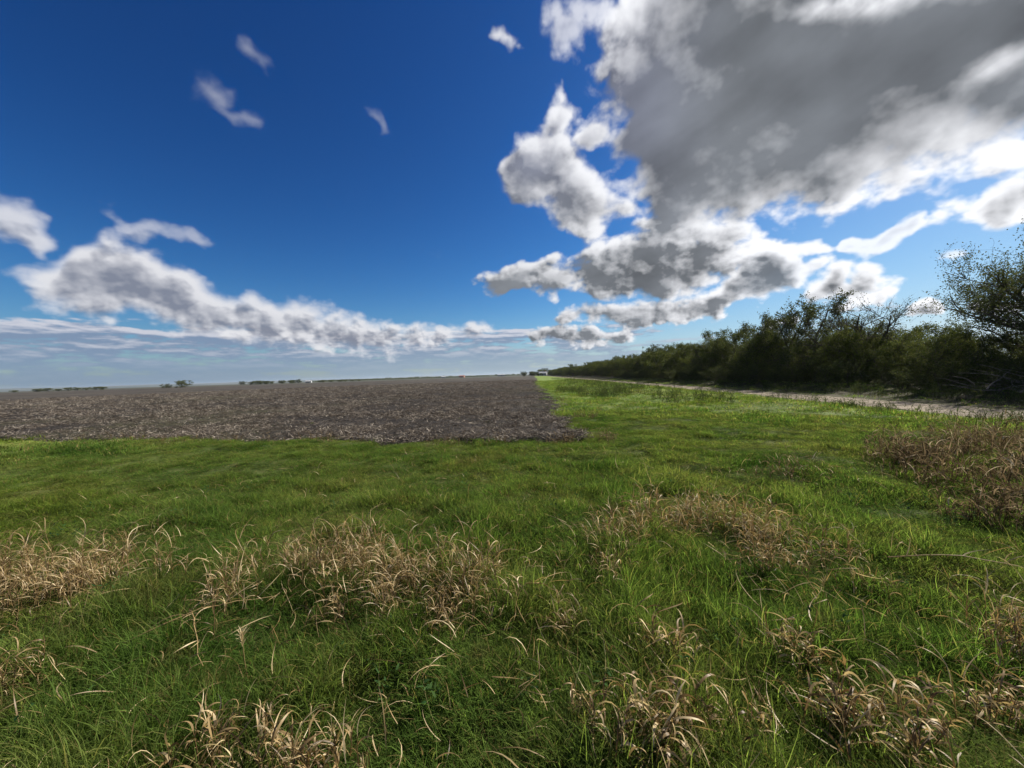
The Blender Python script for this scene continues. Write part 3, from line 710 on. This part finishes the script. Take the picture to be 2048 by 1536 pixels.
# ================================================================ grass, stubble, weeds
def ribbon(rs, n, seg, base, az, lean, length, width, curl, twist=0., droop_pow=1.6):
    """n blades as bent ribbons; returns V (n,(seg+1)*2,3)"""
    t = np.linspace(0, 1, seg+1)[None, :]
    ang = lean[:, None]+curl[:, None]*t**droop_pow              # angle from vertical along the blade
    ds = (length/seg)[:, None]
    dx = np.sin(ang)*ds; dz = np.cos(ang)*ds
    r = np.concatenate([np.zeros((n, 1)), np.cumsum(dx[:, :-1], 1)], 1); z = np.concatenate([np.zeros((n, 1)), np.cumsum(dz[:, :-1], 1)], 1)
    a = az[:, None]+twist*(t-.5)*rs.normal(0, 1, (n, 1))
    C = base[:, None, :]+np.stack([np.cos(a)*r, np.sin(a)*r, z], -1)
    tw = rs.normal(0, .5, (n, 1))+twist*2.2*rs.normal(0, 1, (n, 1))*t
    S = np.stack([-np.sin(a)*np.cos(tw), np.cos(a)*np.cos(tw), np.sin(tw)], -1)
    w = width[:, None]*np.clip(np.minimum(.55+2.5*t, 1.03-t**2.2), .03, 1)
    return np.stack([C-S*w[..., None]*.5, C+S*w[..., None]*.5], 2)
def ribbon_mesh(R):
    n, k, _, _ = R.shape
    V = R.reshape(-1, 3); o = (np.arange(n)*k*2)[:, None]; i = np.arange(k-1)[None]*2
    F = np.stack([o+i, o+i+1, o+i+3, o+i+2], -1).reshape(-1, 4)
    return V, F
def scatter(name, P, rot, scl, idx, coll):
    """one object that sets instances of a collection's meshes on its points"""
    me = bpy.data.meshes.new(name); me.vertices.add(len(P)); me.vertices.foreach_set('co', np.asarray(P, np.float32).ravel())
    me.attributes.new('rot', 'FLOAT_VECTOR', 'POINT').data.foreach_set('vector', np.asarray(rot, np.float32).ravel())
    me.attributes.new('scl', 'FLOAT_VECTOR', 'POINT').data.foreach_set('vector', np.asarray(scl, np.float32).ravel())
    me.attributes.new('pick', 'INT', 'POINT').data.foreach_set('value', np.asarray(idx, np.int32))
    o = link(name, me)
    g = bpy.data.node_groups.new(name+'_spread', 'GeometryNodeTree')
    g.interface.new_socket('Geometry', in_out='INPUT', socket_type='NodeSocketGeometry'); g.interface.new_socket('Geometry', in_out='OUTPUT', socket_type='NodeSocketGeometry')
    nn = g.nodes.new; gi = nn('NodeGroupInput'); go = nn('NodeGroupOutput'); ip = nn('GeometryNodeInstanceOnPoints'); ci = nn('GeometryNodeCollectionInfo')
    ci.inputs['Collection'].default_value = coll; ci.inputs['Separate Children'].default_value = True; ci.inputs['Reset Children'].default_value = True
    ip.inputs['Pick Instance'].default_value = True
    def na(nm, typ):
        q = nn('GeometryNodeInputNamedAttribute'); q.data_type = typ; q.inputs['Name'].default_value = nm; return q.outputs['Attribute']
    L = g.links.new
    L(gi.outputs[0], ip.inputs['Points']); L(ci.outputs[0], ip.inputs['Instance']); L(na('pick', 'INT'), ip.inputs['Instance Index'])
    L(na('rot', 'FLOAT_VECTOR'), ip.inputs['Rotation']); L(na('scl', 'FLOAT_VECTOR'), ip.inputs['Scale']); L(ip.outputs[0], go.inputs[0])
    md = o.modifiers.new('spread', 'NODES'); md.node_group = g
    return o
def proto_coll(name, meshes):
    c = bpy.data.collections.new(name)
    for i, me in enumerate(meshes): c.objects.link(bpy.data.objects.new('%s_%02d' % (name, i), me))
    return c

m_grass, b, out = new_mat('grass_blades')
p = pos(b); tone = attr(b, 'tone')
c = turf_colour(b, p)
c = b.mix(b.rng(tone, .0, .8, .75, 0, smooth=False), c, (.018, .040, .010, 1))
c = b.mix(b.rng(tone, .90, .97), c, (.20, .15, .065, 1))
oi = b.n('ShaderNodeObjectInfo').outputs['Random']
c = b.v('SCALE', c, b.rng(oi, 0, 1, .55, 1.5, smooth=False))
leaf_shader(b, out, c, .55, 0, .5, b.v('MULTIPLY', c, (1.25, 1.3, .8)))

def tuft(seed, n, rad, l0, l1, w, lean, curl, seg=4):
    rs = np.random.default_rng(seed)
    a = rs.uniform(0, 6.28, n); rr = rad*np.sqrt(rs.random(n)); base = np.stack([np.cos(a)*rr, np.sin(a)*rr, -.02+0*a], 1)
    ln = rs.uniform(l0, l1, n)*np.clip(1.15-.5*rr/rad, .5, 1.2)
    R_ = ribbon(rs, n, seg, base, rs.uniform(0, 6.28, n), np.abs(rs.normal(0, lean, n)), ln, w*rs.uniform(.6, 1.3, n), rs.normal(curl, .45, n), .3)
    V, F = ribbon_mesh(R_)
    return mesh_np('tuft', V, F, m_grass, True, {'tone': np.repeat(rs.random(n), (seg+1)*2)})
TURF = proto_coll('turf_tuft', [tuft(s, 64, .13, .06, .14, .0042, .5, .9) for s in range(4)]+[tuft(10+s, 56, .12, .10, .22, .0045, .42, 1.1) for s in range(4)]+[tuft(20+s, 30, .10, .18, .34, .005, .35, 1.3, 5) for s in range(3)])
FARTURF = proto_coll('far_tuft', [tuft(40+s, 40, .34, .10, .22, .016, .45, .6, 3) for s in range(5)])

def clear_of_road(x, y, m=1.7): return np.abs(x-road_x(y)) > m
def samples(n, rmin, rmax, a0, a1, power):
    """points in a fan from the camera foot, denser close by"""
    u = rng.random(n); r = (rmin**power+(rmax**power-rmin**power)*u)**(1/power); a = np.radians(a0+(a1-a0)*rng.random(n))
    return r*np.sin(a), r*np.cos(a), r
def tilt_rot(n, t): return np.stack([rng.normal(0, t, n), rng.normal(0, t, n), rng.uniform(0, 6.28, n)], 1)
# near sward
x, y, r = samples(76000, .55, 17, -88, 88, 1.15)
jit = rng.normal(0, .16, len(x)); k = (~in_field(x+jit, y+.1+jit)) & clear_of_road(x, y, 1.5+.4*rng.random(len(x))) & (x < road_x(y)+2.2)
x, y, r = x[k], y[k], r[k]
lush = 1.1*perlin(x/1.5, y/1.2)+.9*perlin(x/.55+3, y/.5)
h = np.clip(.95+.75*lush, .35, 1.9)*(1-.25*np.exp(-((r-1.0)/3)**2))*np.clip(.92+.10*(3.8-r), .42, 1.0)
tall = rng.random(len(x)) < np.clip(.10+.35*lush, 0, .5)*np.clip(1.5-r/9, .15, 1)
pick = np.where(tall, 8+rng.integers(0, 3, len(x)), np.where(rng.random(len(x)) < .5+.6*lush, 4+rng.integers(0, 4, len(x)), rng.integers(0, 4, len(x))))
P = np.stack([x, y, height(x, y)], 1)
o = scatter('grass', P, tilt_rot(len(x), .14), np.stack([1.0+.03*r+0*h, 1.0+.03*r+0*h, h], 1), pick, TURF)
tag(o, 'short uneven green grass covering the ground in front of and beside the field', kind='stuff')
# middle distance sward
x, y, r = samples(54000, 14, 95, -78, 66, 1.0)
k = (~in_field(x, y+.1)) & clear_of_road(x, y, 1.6+.4*rng.random(len(x))) & ((x < road_x(y)+2.0) | ((x < road_x(y)+6) & (rng.random(len(x)) < .5))) & (x > -70)
x, y, r = x[k], y[k], r[k]
lush = perlin(x/3, y/2.2)+.8*perlin(x/1.0+3, y/.9)
h = np.clip(.55+.65*lush, .2, 1.5)
o = scatter('distant_grass', np.stack([x, y, height(x, y)], 1), tilt_rot(len(x), .14), np.stack([1+.012*r, 1+.012*r, h], 1), rng.integers(0, 5, len(x)), FARTURF)
tag(o, 'green grass strip running far off between the field and the dirt road', kind='stuff')

# ---------------------------------------------------------------- crop residue on the field
m_straw, b, out = new_mat('corn_residue')
oi = b.n('ShaderNodeObjectInfo').outputs['Random']
c = ramp(b, b.m('ADD', b.m('MULTIPLY', oi, .7), b.m('MULTIPLY', attr(b, 'tone'), .3)), [(.1, (.042, .034, .027)), (.55, (.125, .104, .085)), (.9, (.36, .32, .27))])
leaf_shader(b, out, c, .2)
def residue(seed, n):
    rs = np.random.default_rng(seed); Vs, Fs, off = [], [], 0
    for i in range(n):
        st = np.array([rs.normal(0, .10), rs.normal(0, .10), rs.uniform(.01, .05)]); a = rs.uniform(0, 6.28)
        if rs.random() < .35:
            V, F = tubes([grow(rs, st, (math.cos(a), math.sin(a), rs.normal(0, .25)), rs.uniform(.06, .24), .006, .005, 2, .05, 0)], 4)
        else:
            R_ = ribbon(rs, 1, 4, st[None], np.array([a]), np.array([1.1+rs.normal(0, .3)]), np.array([rs.uniform(.06, .22)]), np.array([rs.uniform(.010, .028)]), np.array([rs.normal(.6, .8)]), .6)
            V, F = ribbon_mesh(R_)
        Vs.append(V); Fs.append(F+off); off += len(V)
    V = np.concatenate(Vs); return mesh_np('residue', V, np.concatenate(Fs), m_straw, True, {'tone': rs.random(len(V))})
RES = proto_coll('residue', [residue(60+s, 7) for s in range(6)])
x, y, r = samples(110000, 9, 120, -72, 16, .62)
k = in_field(x, y-.15+.25*rng.random(len(x)))
dens = .50+1.0*perlin(x/4.5, y/2.6)+.5*perlin(x/1.2, y/1.4)-.22*(np.sin((x-.055*y)*2*np.pi/1.52) > .55)+.22*sstep(18, 10, r)
k &= rng.random(len(x)) < np.clip(dens, .12, 1)
x, y, r = x[k], y[k], r[k]
s = rng.uniform(.42, .95, len(x))*(1+.012*r)
o = scatter('crop_residue', np.stack([x, y, height(x, y)+.035], 1), tilt_rot(len(x), .2), np.stack([s, s, s], 1), rng.integers(0, 6, len(x)), RES)
tag(o, 'pale broken cornstalk pieces littering the dark field soil', kind='stuff')
# seedlings greening parts of the field and tufts on its margin
x, y, r = samples(5000, 9, 60, -70, 14, .8)
k = in_field(x, y) & (rng.random(len(x)) < np.clip(perlin(x/5, y/6)*2.2-.1, 0, 1))
x, y, r = x[k], y[k], r[k]
o = scatter('field_weeds', np.stack([x, y, height(x, y)+.02], 1), tilt_rot(len(x), .2), np.stack([.5+0*x, .5+0*x, .45+0*x], 1), rng.integers(0, 4, len(x)), TURF)
tag(o, 'sparse green seedlings coming up through the field litter', kind='stuff')

# ---------------------------------------------------------------- dry grass tussocks
m_dry, b, out = new_mat('dry_leaf')
tone = attr(b, 'tone'); n = b.noise(pos(b), 25, 3, .5)
c = ramp(b, b.m('ADD', b.m('MULTIPLY', tone, .85), b.m('MULTIPLY', n, .2)), [(.10, (.042, .023, .010)), (.36, (.145, .092, .036)), (.63, (.33, .235, .108)), (.92, (.57, .46, .27))])
leaf_shader(b, out, c, .35, .02, .5, b.v('MULTIPLY', c, (1.05, 1.0, .75)))
m_rust, b, out = new_mat('rusty_weed')
tone = attr(b, 'tone')
c = ramp(b, tone, [(.1, (.045, .032, .016)), (.40, (.125, .088, .045)), (.65, (.24, .175, .095)), (.85, (.48, .40, .27))])
leaf_shader(b, out, c, .35)

def tillers(rs, B, H, nleaf, lw, stiff=.18, curl=1.5, seedheads=.15):
    """dry stems standing at base points B with heights H, each hung with curled leaves"""
    sp = []; LB, LA, LL = [], [], []
    heads = []
    for bpt, h in zip(B, H):
        a = rs.uniform(0, 6.28); le = abs(rs.normal(0, stiff))
        P, r = grow(rs, bpt, (math.cos(a)*le, math.sin(a)*le, 1), h, .0036, .0016, 5, .07, -.02)
        sp.append((P, r))
        for j in range(nleaf):
            k = rs.integers(1, 6); LB.append(P[k]); LA.append(rs.uniform(0, 6.28)); LL.append(h*rs.uniform(.35, .8))
        if rs.random() < seedheads: heads.append(P[-1])
    V, F = tubes(sp, 3)
    n = len(LB); LB = np.array(LB); LA = np.array(LA); LL = np.clip(np.array(LL), .08, .42)
    R_ = ribbon(rs, n, 7, LB, LA, rs.uniform(.15, .9, n), LL, lw*rs.uniform(.5, 1.4, n), rs.normal(curl, .7, n), .75, 1.2)
    R_[..., 2] = np.maximum(R_[..., 2], LB[:, None, None, 2]*.15+.01)
    LV, LF = ribbon_mesh(R_)
    tone = np.repeat(np.clip(rs.beta(2.2, 2.0, n), 0, 1), 16)
    hv = None
    if heads:
        hb, ha, hl = [], [], []
        for q in heads:
            for _ in range(14): hb.append(q-np.array([0, 0, rs.uniform(0, .06)])); ha.append(rs.uniform(0, 6.28)); hl.append(rs.uniform(.03, .09))
        m = len(hb); HR = ribbon(rs, m, 3, np.array(hb), np.array(ha), rs.uniform(.2, 1.0, m), np.array(hl), np.full(m, .003), rs.normal(.6, .3, m), .3)
        hv = ribbon_mesh(HR)
    return (V, F), (LV, LF, tone), hv
def tussock(x, y, rx, ry, rot, n, h0, h1, label, nleaf=7, lw=.0058, mat=None, curl=1.5, stiff=.2, name='dry_grass_tussock', cat='dry grass', seed=None, group='dry grass tussocks in the near grass', heads=.12):
    n = int(n*1.15); rx *= 1.15; ry *= 1.15
    rs = np.random.default_rng(seed if seed is not None else int(abs(x*131+y*977)*10) % 99991)
    a = rs.uniform(0, 6.28, n); q = np.sqrt(rs.random(n)); lx = np.cos(a)*q*rx; ly = np.sin(a)*q*ry
    c, s = math.cos(rot), math.sin(rot); bx = x+lx*c-ly*s; by = y+lx*s+ly*c
    z0 = H0(x, y); B = np.stack([bx-x, by-y, height(bx, by)-z0-.02], 1)
    out_ = rs.random(n) < .22; B[out_, :2] *= rs.uniform(1.1, 1.9, (out_.sum(), 1)); B[:, 2] = height(B[:, 0]+x, B[:, 1]+y)-z0-.02
    # crowns gather in a few bunches
    nb = max(2, n//9); cen = B[rs.integers(0, n, nb)]; pickc = rs.integers(0, nb, n); f = rs.uniform(.0, .75, n)[:, None]
    B = np.where(out_[:, None], B, B*(1-f)+cen[pickc]*f)
    H = (h0*.6+(h1*1.12-h0*.6)*rs.beta(1.6, 1.6, n))*np.clip(1.1-.35*q, .5, 1.1)
    (V, F), (LV, LF, tn), hv = tillers(rs, B, H, nleaf, lw, stiff, curl, heads)
    root = empty(name, (x, y, z0)); tag(root, label, cat, group)
    mt = mat or m_dry
    o = link('stems', mesh_np('stems', V, F, mt, True, {'tone': rs.uniform(.2, .7, len(V))}), root); o['kind'] = 'stuff'
    o = link('leaves', mesh_np('leaves', LV, LF, mt, True, {'tone': tn}), root); o['kind'] = 'stuff'
    if hv is not None:
        o = link('seed_heads', mesh_np('seed_heads', hv[0], hv[1], mt, True, {'tone': np.full(len(hv[0]), .75)}), root); o['kind'] = 'stuff'
    return root
TS = [  # x, y, half sizes, turn, stems, heights, label, extras
 (-4.25, 3.45, .55, .40, .2, 70, .26, .44, 'wide brown dry grass tussock at the back of the left clump', {}),
 (-3.62, 3.38, .42, .35, .1, 55, .26, .44, 'brown dry grass tussock forming the right end of the left clump', {}),
 (-3.95, 2.95, .50, .30, .3, 60, .22, .40, 'low brown dry grass tussock at the front of the left clump', {}),
 (-4.75, 3.25, .45, .45, 0, 50, .26, .44, 'brown dry grass tussock cut by the left picture edge, beside the left clump', {}),
 (-2.86, 2.12, .16, .18, 0, 23, .18, .30, 'small tan grass tuft low at the left picture edge', {}),
 (-2.16, 2.98, .22, .26, 0, 26, .28, .46, 'tan dry grass tussock at the left tip of the middle clump', {}),
 (-2.05, 3.50, .40, .18, 0, 30, .22, .40, 'thin tan dry grass tussock at the back left of the middle clump', {}),
 (-1.60, 3.30, .36, .26, 0, 60, .28, .50, 'dense tan dry grass tussock, tallest of the middle clump', {}),
 (-1.18, 3.18, .30, .26, 0, 44, .28, .46, 'tan dry grass tussock in the middle of the middle clump', {}),
 (-.80, 3.05, .28, .26, 0, 42, .26, .44, 'tan dry grass tussock right of centre in the middle clump', {}),
 (-.42, 3.08, .30, .26, 0, 48, .28, .46, 'dense dry grass tussock at the right end of the middle clump', {}),
 (-1.05, 2.72, .30, .20, 0, 26, .22, .40, 'sparse arching dry grass tussock at the front of the middle clump', dict(curl=2.0)),
 (-.55, 2.62, .26, .18, 0, 22, .20, .36, 'sparse dry grass tussock at the front right of the middle clump', dict(curl=1.9)),
 (-.10, 2.66, .16, .14, 0, 9, .20, .34, 'little group of pale dry straws right of the middle clump', dict(curl=1.8)),
 (.30, 2.48, .10, .10, 0, 8, .16, .30, 'small pale hanging dry tuft between the middle clump and the right clump', dict(curl=2.1)),
 (.70, 2.95, .16, .24, 0, 18, .24, .40, 'pale dry grass tussock at the near left of the right clump', dict(curl=1.8)),
 (.92, 3.45, .30, .30, 0, 44, .24, .40, 'brown dry grass tussock at the left of the right clump', {}),
 (1.40, 3.85, .34, .26, 0, 44, .24, .40, 'brown dry grass tussock at the back of the right clump', {}),
 (1.98, 4.00, .34, .24, 0, 46, .24, .42, 'rust brown dry grass tussock at the back right of the right clump', {}),
 (2.35, 3.75, .28, .28, 0, 40, .26, .46, 'pale tipped dry grass tussock at the right end of the right clump', {}),
 (2.05, 3.05, .22, .24, 0, 30, .22, .40, 'pale tangled dry grass tussock nearer than the right clump', dict(curl=2.0)),
 (2.70, 3.30, .22, .18, 0, 14, .18, .34, 'thin scatter of dry stems right of the right clump', dict(curl=1.7)),
 (2.60, 2.75, .30, .18, 0, 9, .18, .32, 'few leaning dry straws in the grass below the right clump', dict(curl=1.6, stiff=.6)),
 (2.78, 2.12, .18, .20, 0, 44, .24, .42, 'tan dry grass tussock at the right picture edge', {}),
 (-1.40, 1.72, .20, .14, 0, 25, .16, .30, 'brown dry tuft with broad leaves at the bottom left of the picture', dict(lw=.009)),
 (-1.02, 1.68, .22, .14, 0, 27, .16, .30, 'brown broad leaved dry tuft beside the bottom left one', dict(lw=.009)),
 (.58, 1.62, .22, .16, 0, 57, .18, .34, 'tangle of pale curling ribbon leaves, the curliest dry tuft of all', dict(lw=.0115, curl=2.8, nleaf=5)),
 (.30, 1.70, .12, .10, 0, 13, .14, .26, 'few arched pale leaves left of the curliest tangle', dict(lw=.009, curl=2.6)),
 (.92, 1.66, .14, .12, 0, 23, .14, .28, 'dry curled tuft right of the curliest tangle', dict(lw=.0095, curl=2.5)),
 (1.50, 1.62, .26, .14, 0, 37, .16, .32, 'tan broad leaved dry tuft at the bottom right of the picture', dict(lw=.0095, curl=2.2)),
 (.80, 2.10, .13, .10, 0, 20, .16, .32, 'upright pale dry tuft above the curliest tangle', dict(lw=.009, curl=2.0)),
 (1.52, 2.10, .14, .12, 0, 17, .14, .28, 'small pale dry tuft above the bottom right one', dict(lw=.009, curl=2.2)),
 (2.15, 1.72, .16, .14, 0, 15, .18, .32, 'few pale curled leaves near the bottom right corner', dict(lw=.009, curl=2.4)),
]
for i, (x, y, rx, ry, rt, n, h0, h1, lab, kw) in enumerate(TS): tussock(x, y, rx, ry, rt, n, h0, h1, lab, seed=100+i, **kw)
tussock(4.05, 5.75, .65, .25, 0, 46, .18, .36, 'low rusty weed clump standing alone in the grass right of the middle', nleaf=3, lw=.010, mat=m_rust, name='weed_clump', cat='weeds', seed=301, group=None, heads=0)
# single fallen stems
rs = np.random.default_rng(8)
def fallen(x0, y0, x1, y1, label):
    z0 = H0(x0, y0)+.12; k = 9; t = np.linspace(0, 1, k); root = empty('fallen_straw', (x0, y0, z0)); tag(root, label, 'dry grass stem')
    P = np.stack([(x1-x0)*t+rs.normal(0, .012, k), (y1-y0)*t+rs.normal(0, .012, k), .07*np.sin(t*3.1)+(H0(x1, y1)+.10-z0)*t], 1)
    V, F = tubes([(P, np.linspace(.005, .002, k))], 4)
    link('stalk', mesh_np('stalk', V, F, m_dry, True, {'tone': np.full(len(V), .62)}), root)
    n = 7; B = P[rs.integers(1, k-1, n)]; az = math.atan2(y1-y0, x1-x0)+rs.normal(0, .5, n)
    LV, LF = ribbon_mesh(ribbon(rs, n, 6, B, az, rs.uniform(.8, 1.4, n), rs.uniform(.12, .32, n), rs.uniform(.005, .010, n), rs.normal(.5, .5, n), .6))
    link('leaves', mesh_np('leaves', LV, LF, m_dry, True, {'tone': np.repeat(rs.uniform(.45, .9, n), 14)}), root)['kind'] = 'stuff'
fallen(-2.52, 2.42, -1.86, 2.85, 'long tan dry stem lying across the grass left of the middle clump')
fallen(-2.35, 2.72, -1.86, 2.22, 'pale dry stem lying crosswise below the long tan one')
fallen(2.95, 3.05, 3.85, 2.78, 'thin pale straw lying slantwise in the grass at the right')
fallen(.02, 2.88, .36, 2.58, 'bent pale stem with drooping seed head right of the middle clump')
# feathery seed head standing in the grass
x, y = -1.60, 2.22; root = empty('seed_head_stalk', (x, y, H0(x, y))); tag(root, 'white feathery seed head on a stalk standing below the middle clump', 'seed head')
P, r = grow(rs, (0, 0, 0), (-.15, 0, 1), .30, .003, .0015, 6, .06, 0); V, F = tubes([(P, r)], 4)
link('stalk', mesh_np('stalk', V, F, m_dry, True, {'tone': np.full(len(V), .5)}), root)
n = 90; B = P[-1]-np.stack([0*rs.random(n), 0*rs.random(n), rs.uniform(0, .09, n)], 1)
HV, HF = ribbon_mesh(ribbon(rs, n, 3, B, rs.uniform(0, 6.28, n), rs.uniform(.1, .8, n), rs.uniform(.03, .07, n), np.full(n, .003), rs.normal(.8, .3, n), .3))
link('plume', mesh_np('plume', HV, HF, m_dry, True, {'tone': np.full(len(HV), .98)}), root)['kind'] = 'stuff'
# loose dry blades strewn through the near grass
n = 9000; x, y, r = samples(n, 1.2, 9, -62, 62, 1.2)
near_ts = np.zeros(n)
for q in TS: near_ts = np.maximum(near_ts, np.exp(-(((x-q[0])/(q[2]+.35))**2+((y-q[1])/(q[3]+.3))**2)))
k = ~in_field(x, y+.1) & (rng.random(n) < .10+.75*near_ts+.3*np.clip(perlin(x/.9+8, y/.9), 0, 1)); x, y, r = x[k], y[k], r[k]; n = len(x)
LV, LF = ribbon_mesh(ribbon(rs, n, 6, np.stack([x, y, height(x, y)+rng.uniform(.02, .14, n)], 1), rs.uniform(0, 6.28, n), rs.uniform(.2, 1.5, n), rs.uniform(.08, .28, n), rs.uniform(.0025, .007, n), rs.normal(.9, .8, n), .7))
tag(link('loose_straw', mesh_np('loose_straw', LV, LF, m_dry, True, {'tone': np.repeat(rs.beta(2, 1.6, n), 14)})), 'single dry straws strewn through the green grass', kind='stuff')


# rusty weeds by the road: one tangled mass, and thin ones along the berm
def weed_mass(name, polys, n, h0, h1, label, mat, nleaf=3, lw=.012, seed=1, bunch=.5):
    rs = np.random.default_rng(seed); pts = []
    while len(pts) < n:
        cx, cy, rx, ry = polys[rs.integers(0, len(polys))]
        a = rs.uniform(0, 6.28); q = math.sqrt(rs.random()); x, y = cx+math.cos(a)*q*rx, cy+math.sin(a)*q*ry
        if rs.random() < np.clip(.45+1.8*float(perlin(np.array([x/.7]), np.array([y/.7]))[0]), .03, 1) and abs(x-road_x(y)) > 2.0 and not in_field(np.array([x]), np.array([y]))[0]: pts.append((x, y))
    B = np.array(pts); B = np.stack([B[:, 0], B[:, 1], height(B[:, 0], B[:, 1])-.02], 1); H = rs.uniform(h0, h1, n)
    (V, F), (LV, LF, tn), hv = tillers(rs, B, H, nleaf, lw, .22, 1.3, .0)
    t0 = rs.uniform(.15, .6, len(V)); V = np.vstack([V, LV]); F = np.vstack([F, LF+len(t0)])
    return tag(link(name, mesh_np(name, V, F, mat, True, {'tone': np.concatenate([t0, tn*.85])})), label, kind='stuff')
m_herb, b, out = new_mat('leafy_weed'); c = ramp(b, attr(b, 'tone'), [(.1, (.020, .052, .018)), (.6, (.045, .092, .030)), (1, (.08, .13, .04))]); leaf_shader(b, out, c, .4)
hv, hf, ht, off = [], [], [], 0
hx, hy, hr = samples(300, 1.3, 8, -60, 60, 1.2)
kk = (perlin(hx/1.3+50, hy/1.3) > .02) & ~in_field(hx, hy+.2)
for x0_, y0_ in zip(hx[kk], hy[kk]):
    rs = np.random.default_rng(int(abs(x0_*7919+y0_*104729))); n = 16; hgt = rs.uniform(.08, .22)
    B = np.stack([x0_+rs.normal(0, .03, n), y0_+rs.normal(0, .03, n), H0(x0_, y0_)+rs.uniform(.2, 1, n)*hgt], 1)
    V, F = ribbon_mesh(ribbon(rs, n, 3, B, rs.uniform(0, 6.28, n), rs.uniform(.7, 1.4, n), rs.uniform(.02, .05, n), rs.uniform(.008, .018, n), rs.normal(.5, .3, n), .2))
    hv.append(V); hf.append(F+off); off += len(V); ht.append(np.repeat(rs.random(n), 8))
tag(link('leafy_weeds', mesh_np('leafy_weeds', np.concatenate(hv), np.concatenate(hf), m_herb, True, {'tone': np.concatenate(ht)})), 'small broad leaved weeds growing among the near grass', kind='stuff')
m_weed, b, out = new_mat('green_weed')
c = ramp(b, attr(b, 'tone'), [(.1, (.026, .038, .012)), (.5, (.058, .082, .022)), (.85, (.115, .115, .045)), (1.0, (.26, .23, .14))])
leaf_shader(b, out, c, .4)
weed_mass('weed_patch', [(6.6, 5.9, 1.0, .7), (6.0, 4.9, .8, .8), (7.6, 6.4, 1.2, 1.0), (8.4, 7.4, 1.5, .8), (5.3, 4.2, .7, .55), (9.6, 7.4, 1.6, 1.2), (7.4, 5.0, 1.4, 1.0), (6.5, 6.5, .7, .4), (10.4, 8.6, 2.0, 1.0), (8.8, 6.0, 1.5, 1.2)], 1500, .18, .44, 'large rusty brown weed patch at the right between grass and road', m_rust, seed=11)
weed_mass('roadside_weeds', [(13.4, 10.2, .8, 1.6), (13.6, 13.5, .7, 2.5), (13.9, 18, .7, 3), (14.3, 25, .8, 5), (15.1, 38, .9, 9), (16.2, 60, 1.1, 14), (18, 90, 1.2, 18)], 1000, .16, .40, 'thin green weeds along the near edge of the dirt road', m_weed, nleaf=4, lw=.014, seed=12)
weed_mass('berm_weeds', [(9.2, 20, 1.6, 3), (9.5, 28, 1.8, 5), (10.0, 40, 1.8, 8), (11.2, 62, 2.0, 14), (12.6, 95, 2.4, 18), (6.2, 26, 1.8, 2.0), (5, 34, 1.2, 4), (7.5, 33, 2.2, 6), (9, 52, 2.5, 12)], 2600, .22, .55, 'brownish weeds on the low rise between field and road', m_weed, nleaf=4, lw=.022, seed=13)
weed_mass('field_margin_weeds', [(-1.3, 9.8, 1.6, .3), (-4.5, 10.5, 2.0, .3), (-8.5, 11.2, 2.0, .3), (-12.5, 12.1, 2, .3), (2.3, 9.4, .3, .6), (1.0, 9.5, .5, .15), (2.7, 14.3, .4, .8), (3.0, 24, .4, 3)], 420, .08, .30, 'dry and green weeds along the edge of the field', m_rust, nleaf=4, lw=.010, seed=14)
weed_mass('verge_weeds', [(19.2, 12, 1.0, 3), (19.6, 18, 1.0, 4), (20.0, 26, 1.1, 5), (20.8, 38, 1.2, 8), (22, 58, 1.3, 12)], 1700, .2, .6, 'dry dark weeds on the far verge between road and trees', m_weed, nleaf=4, lw=.016, seed=15)
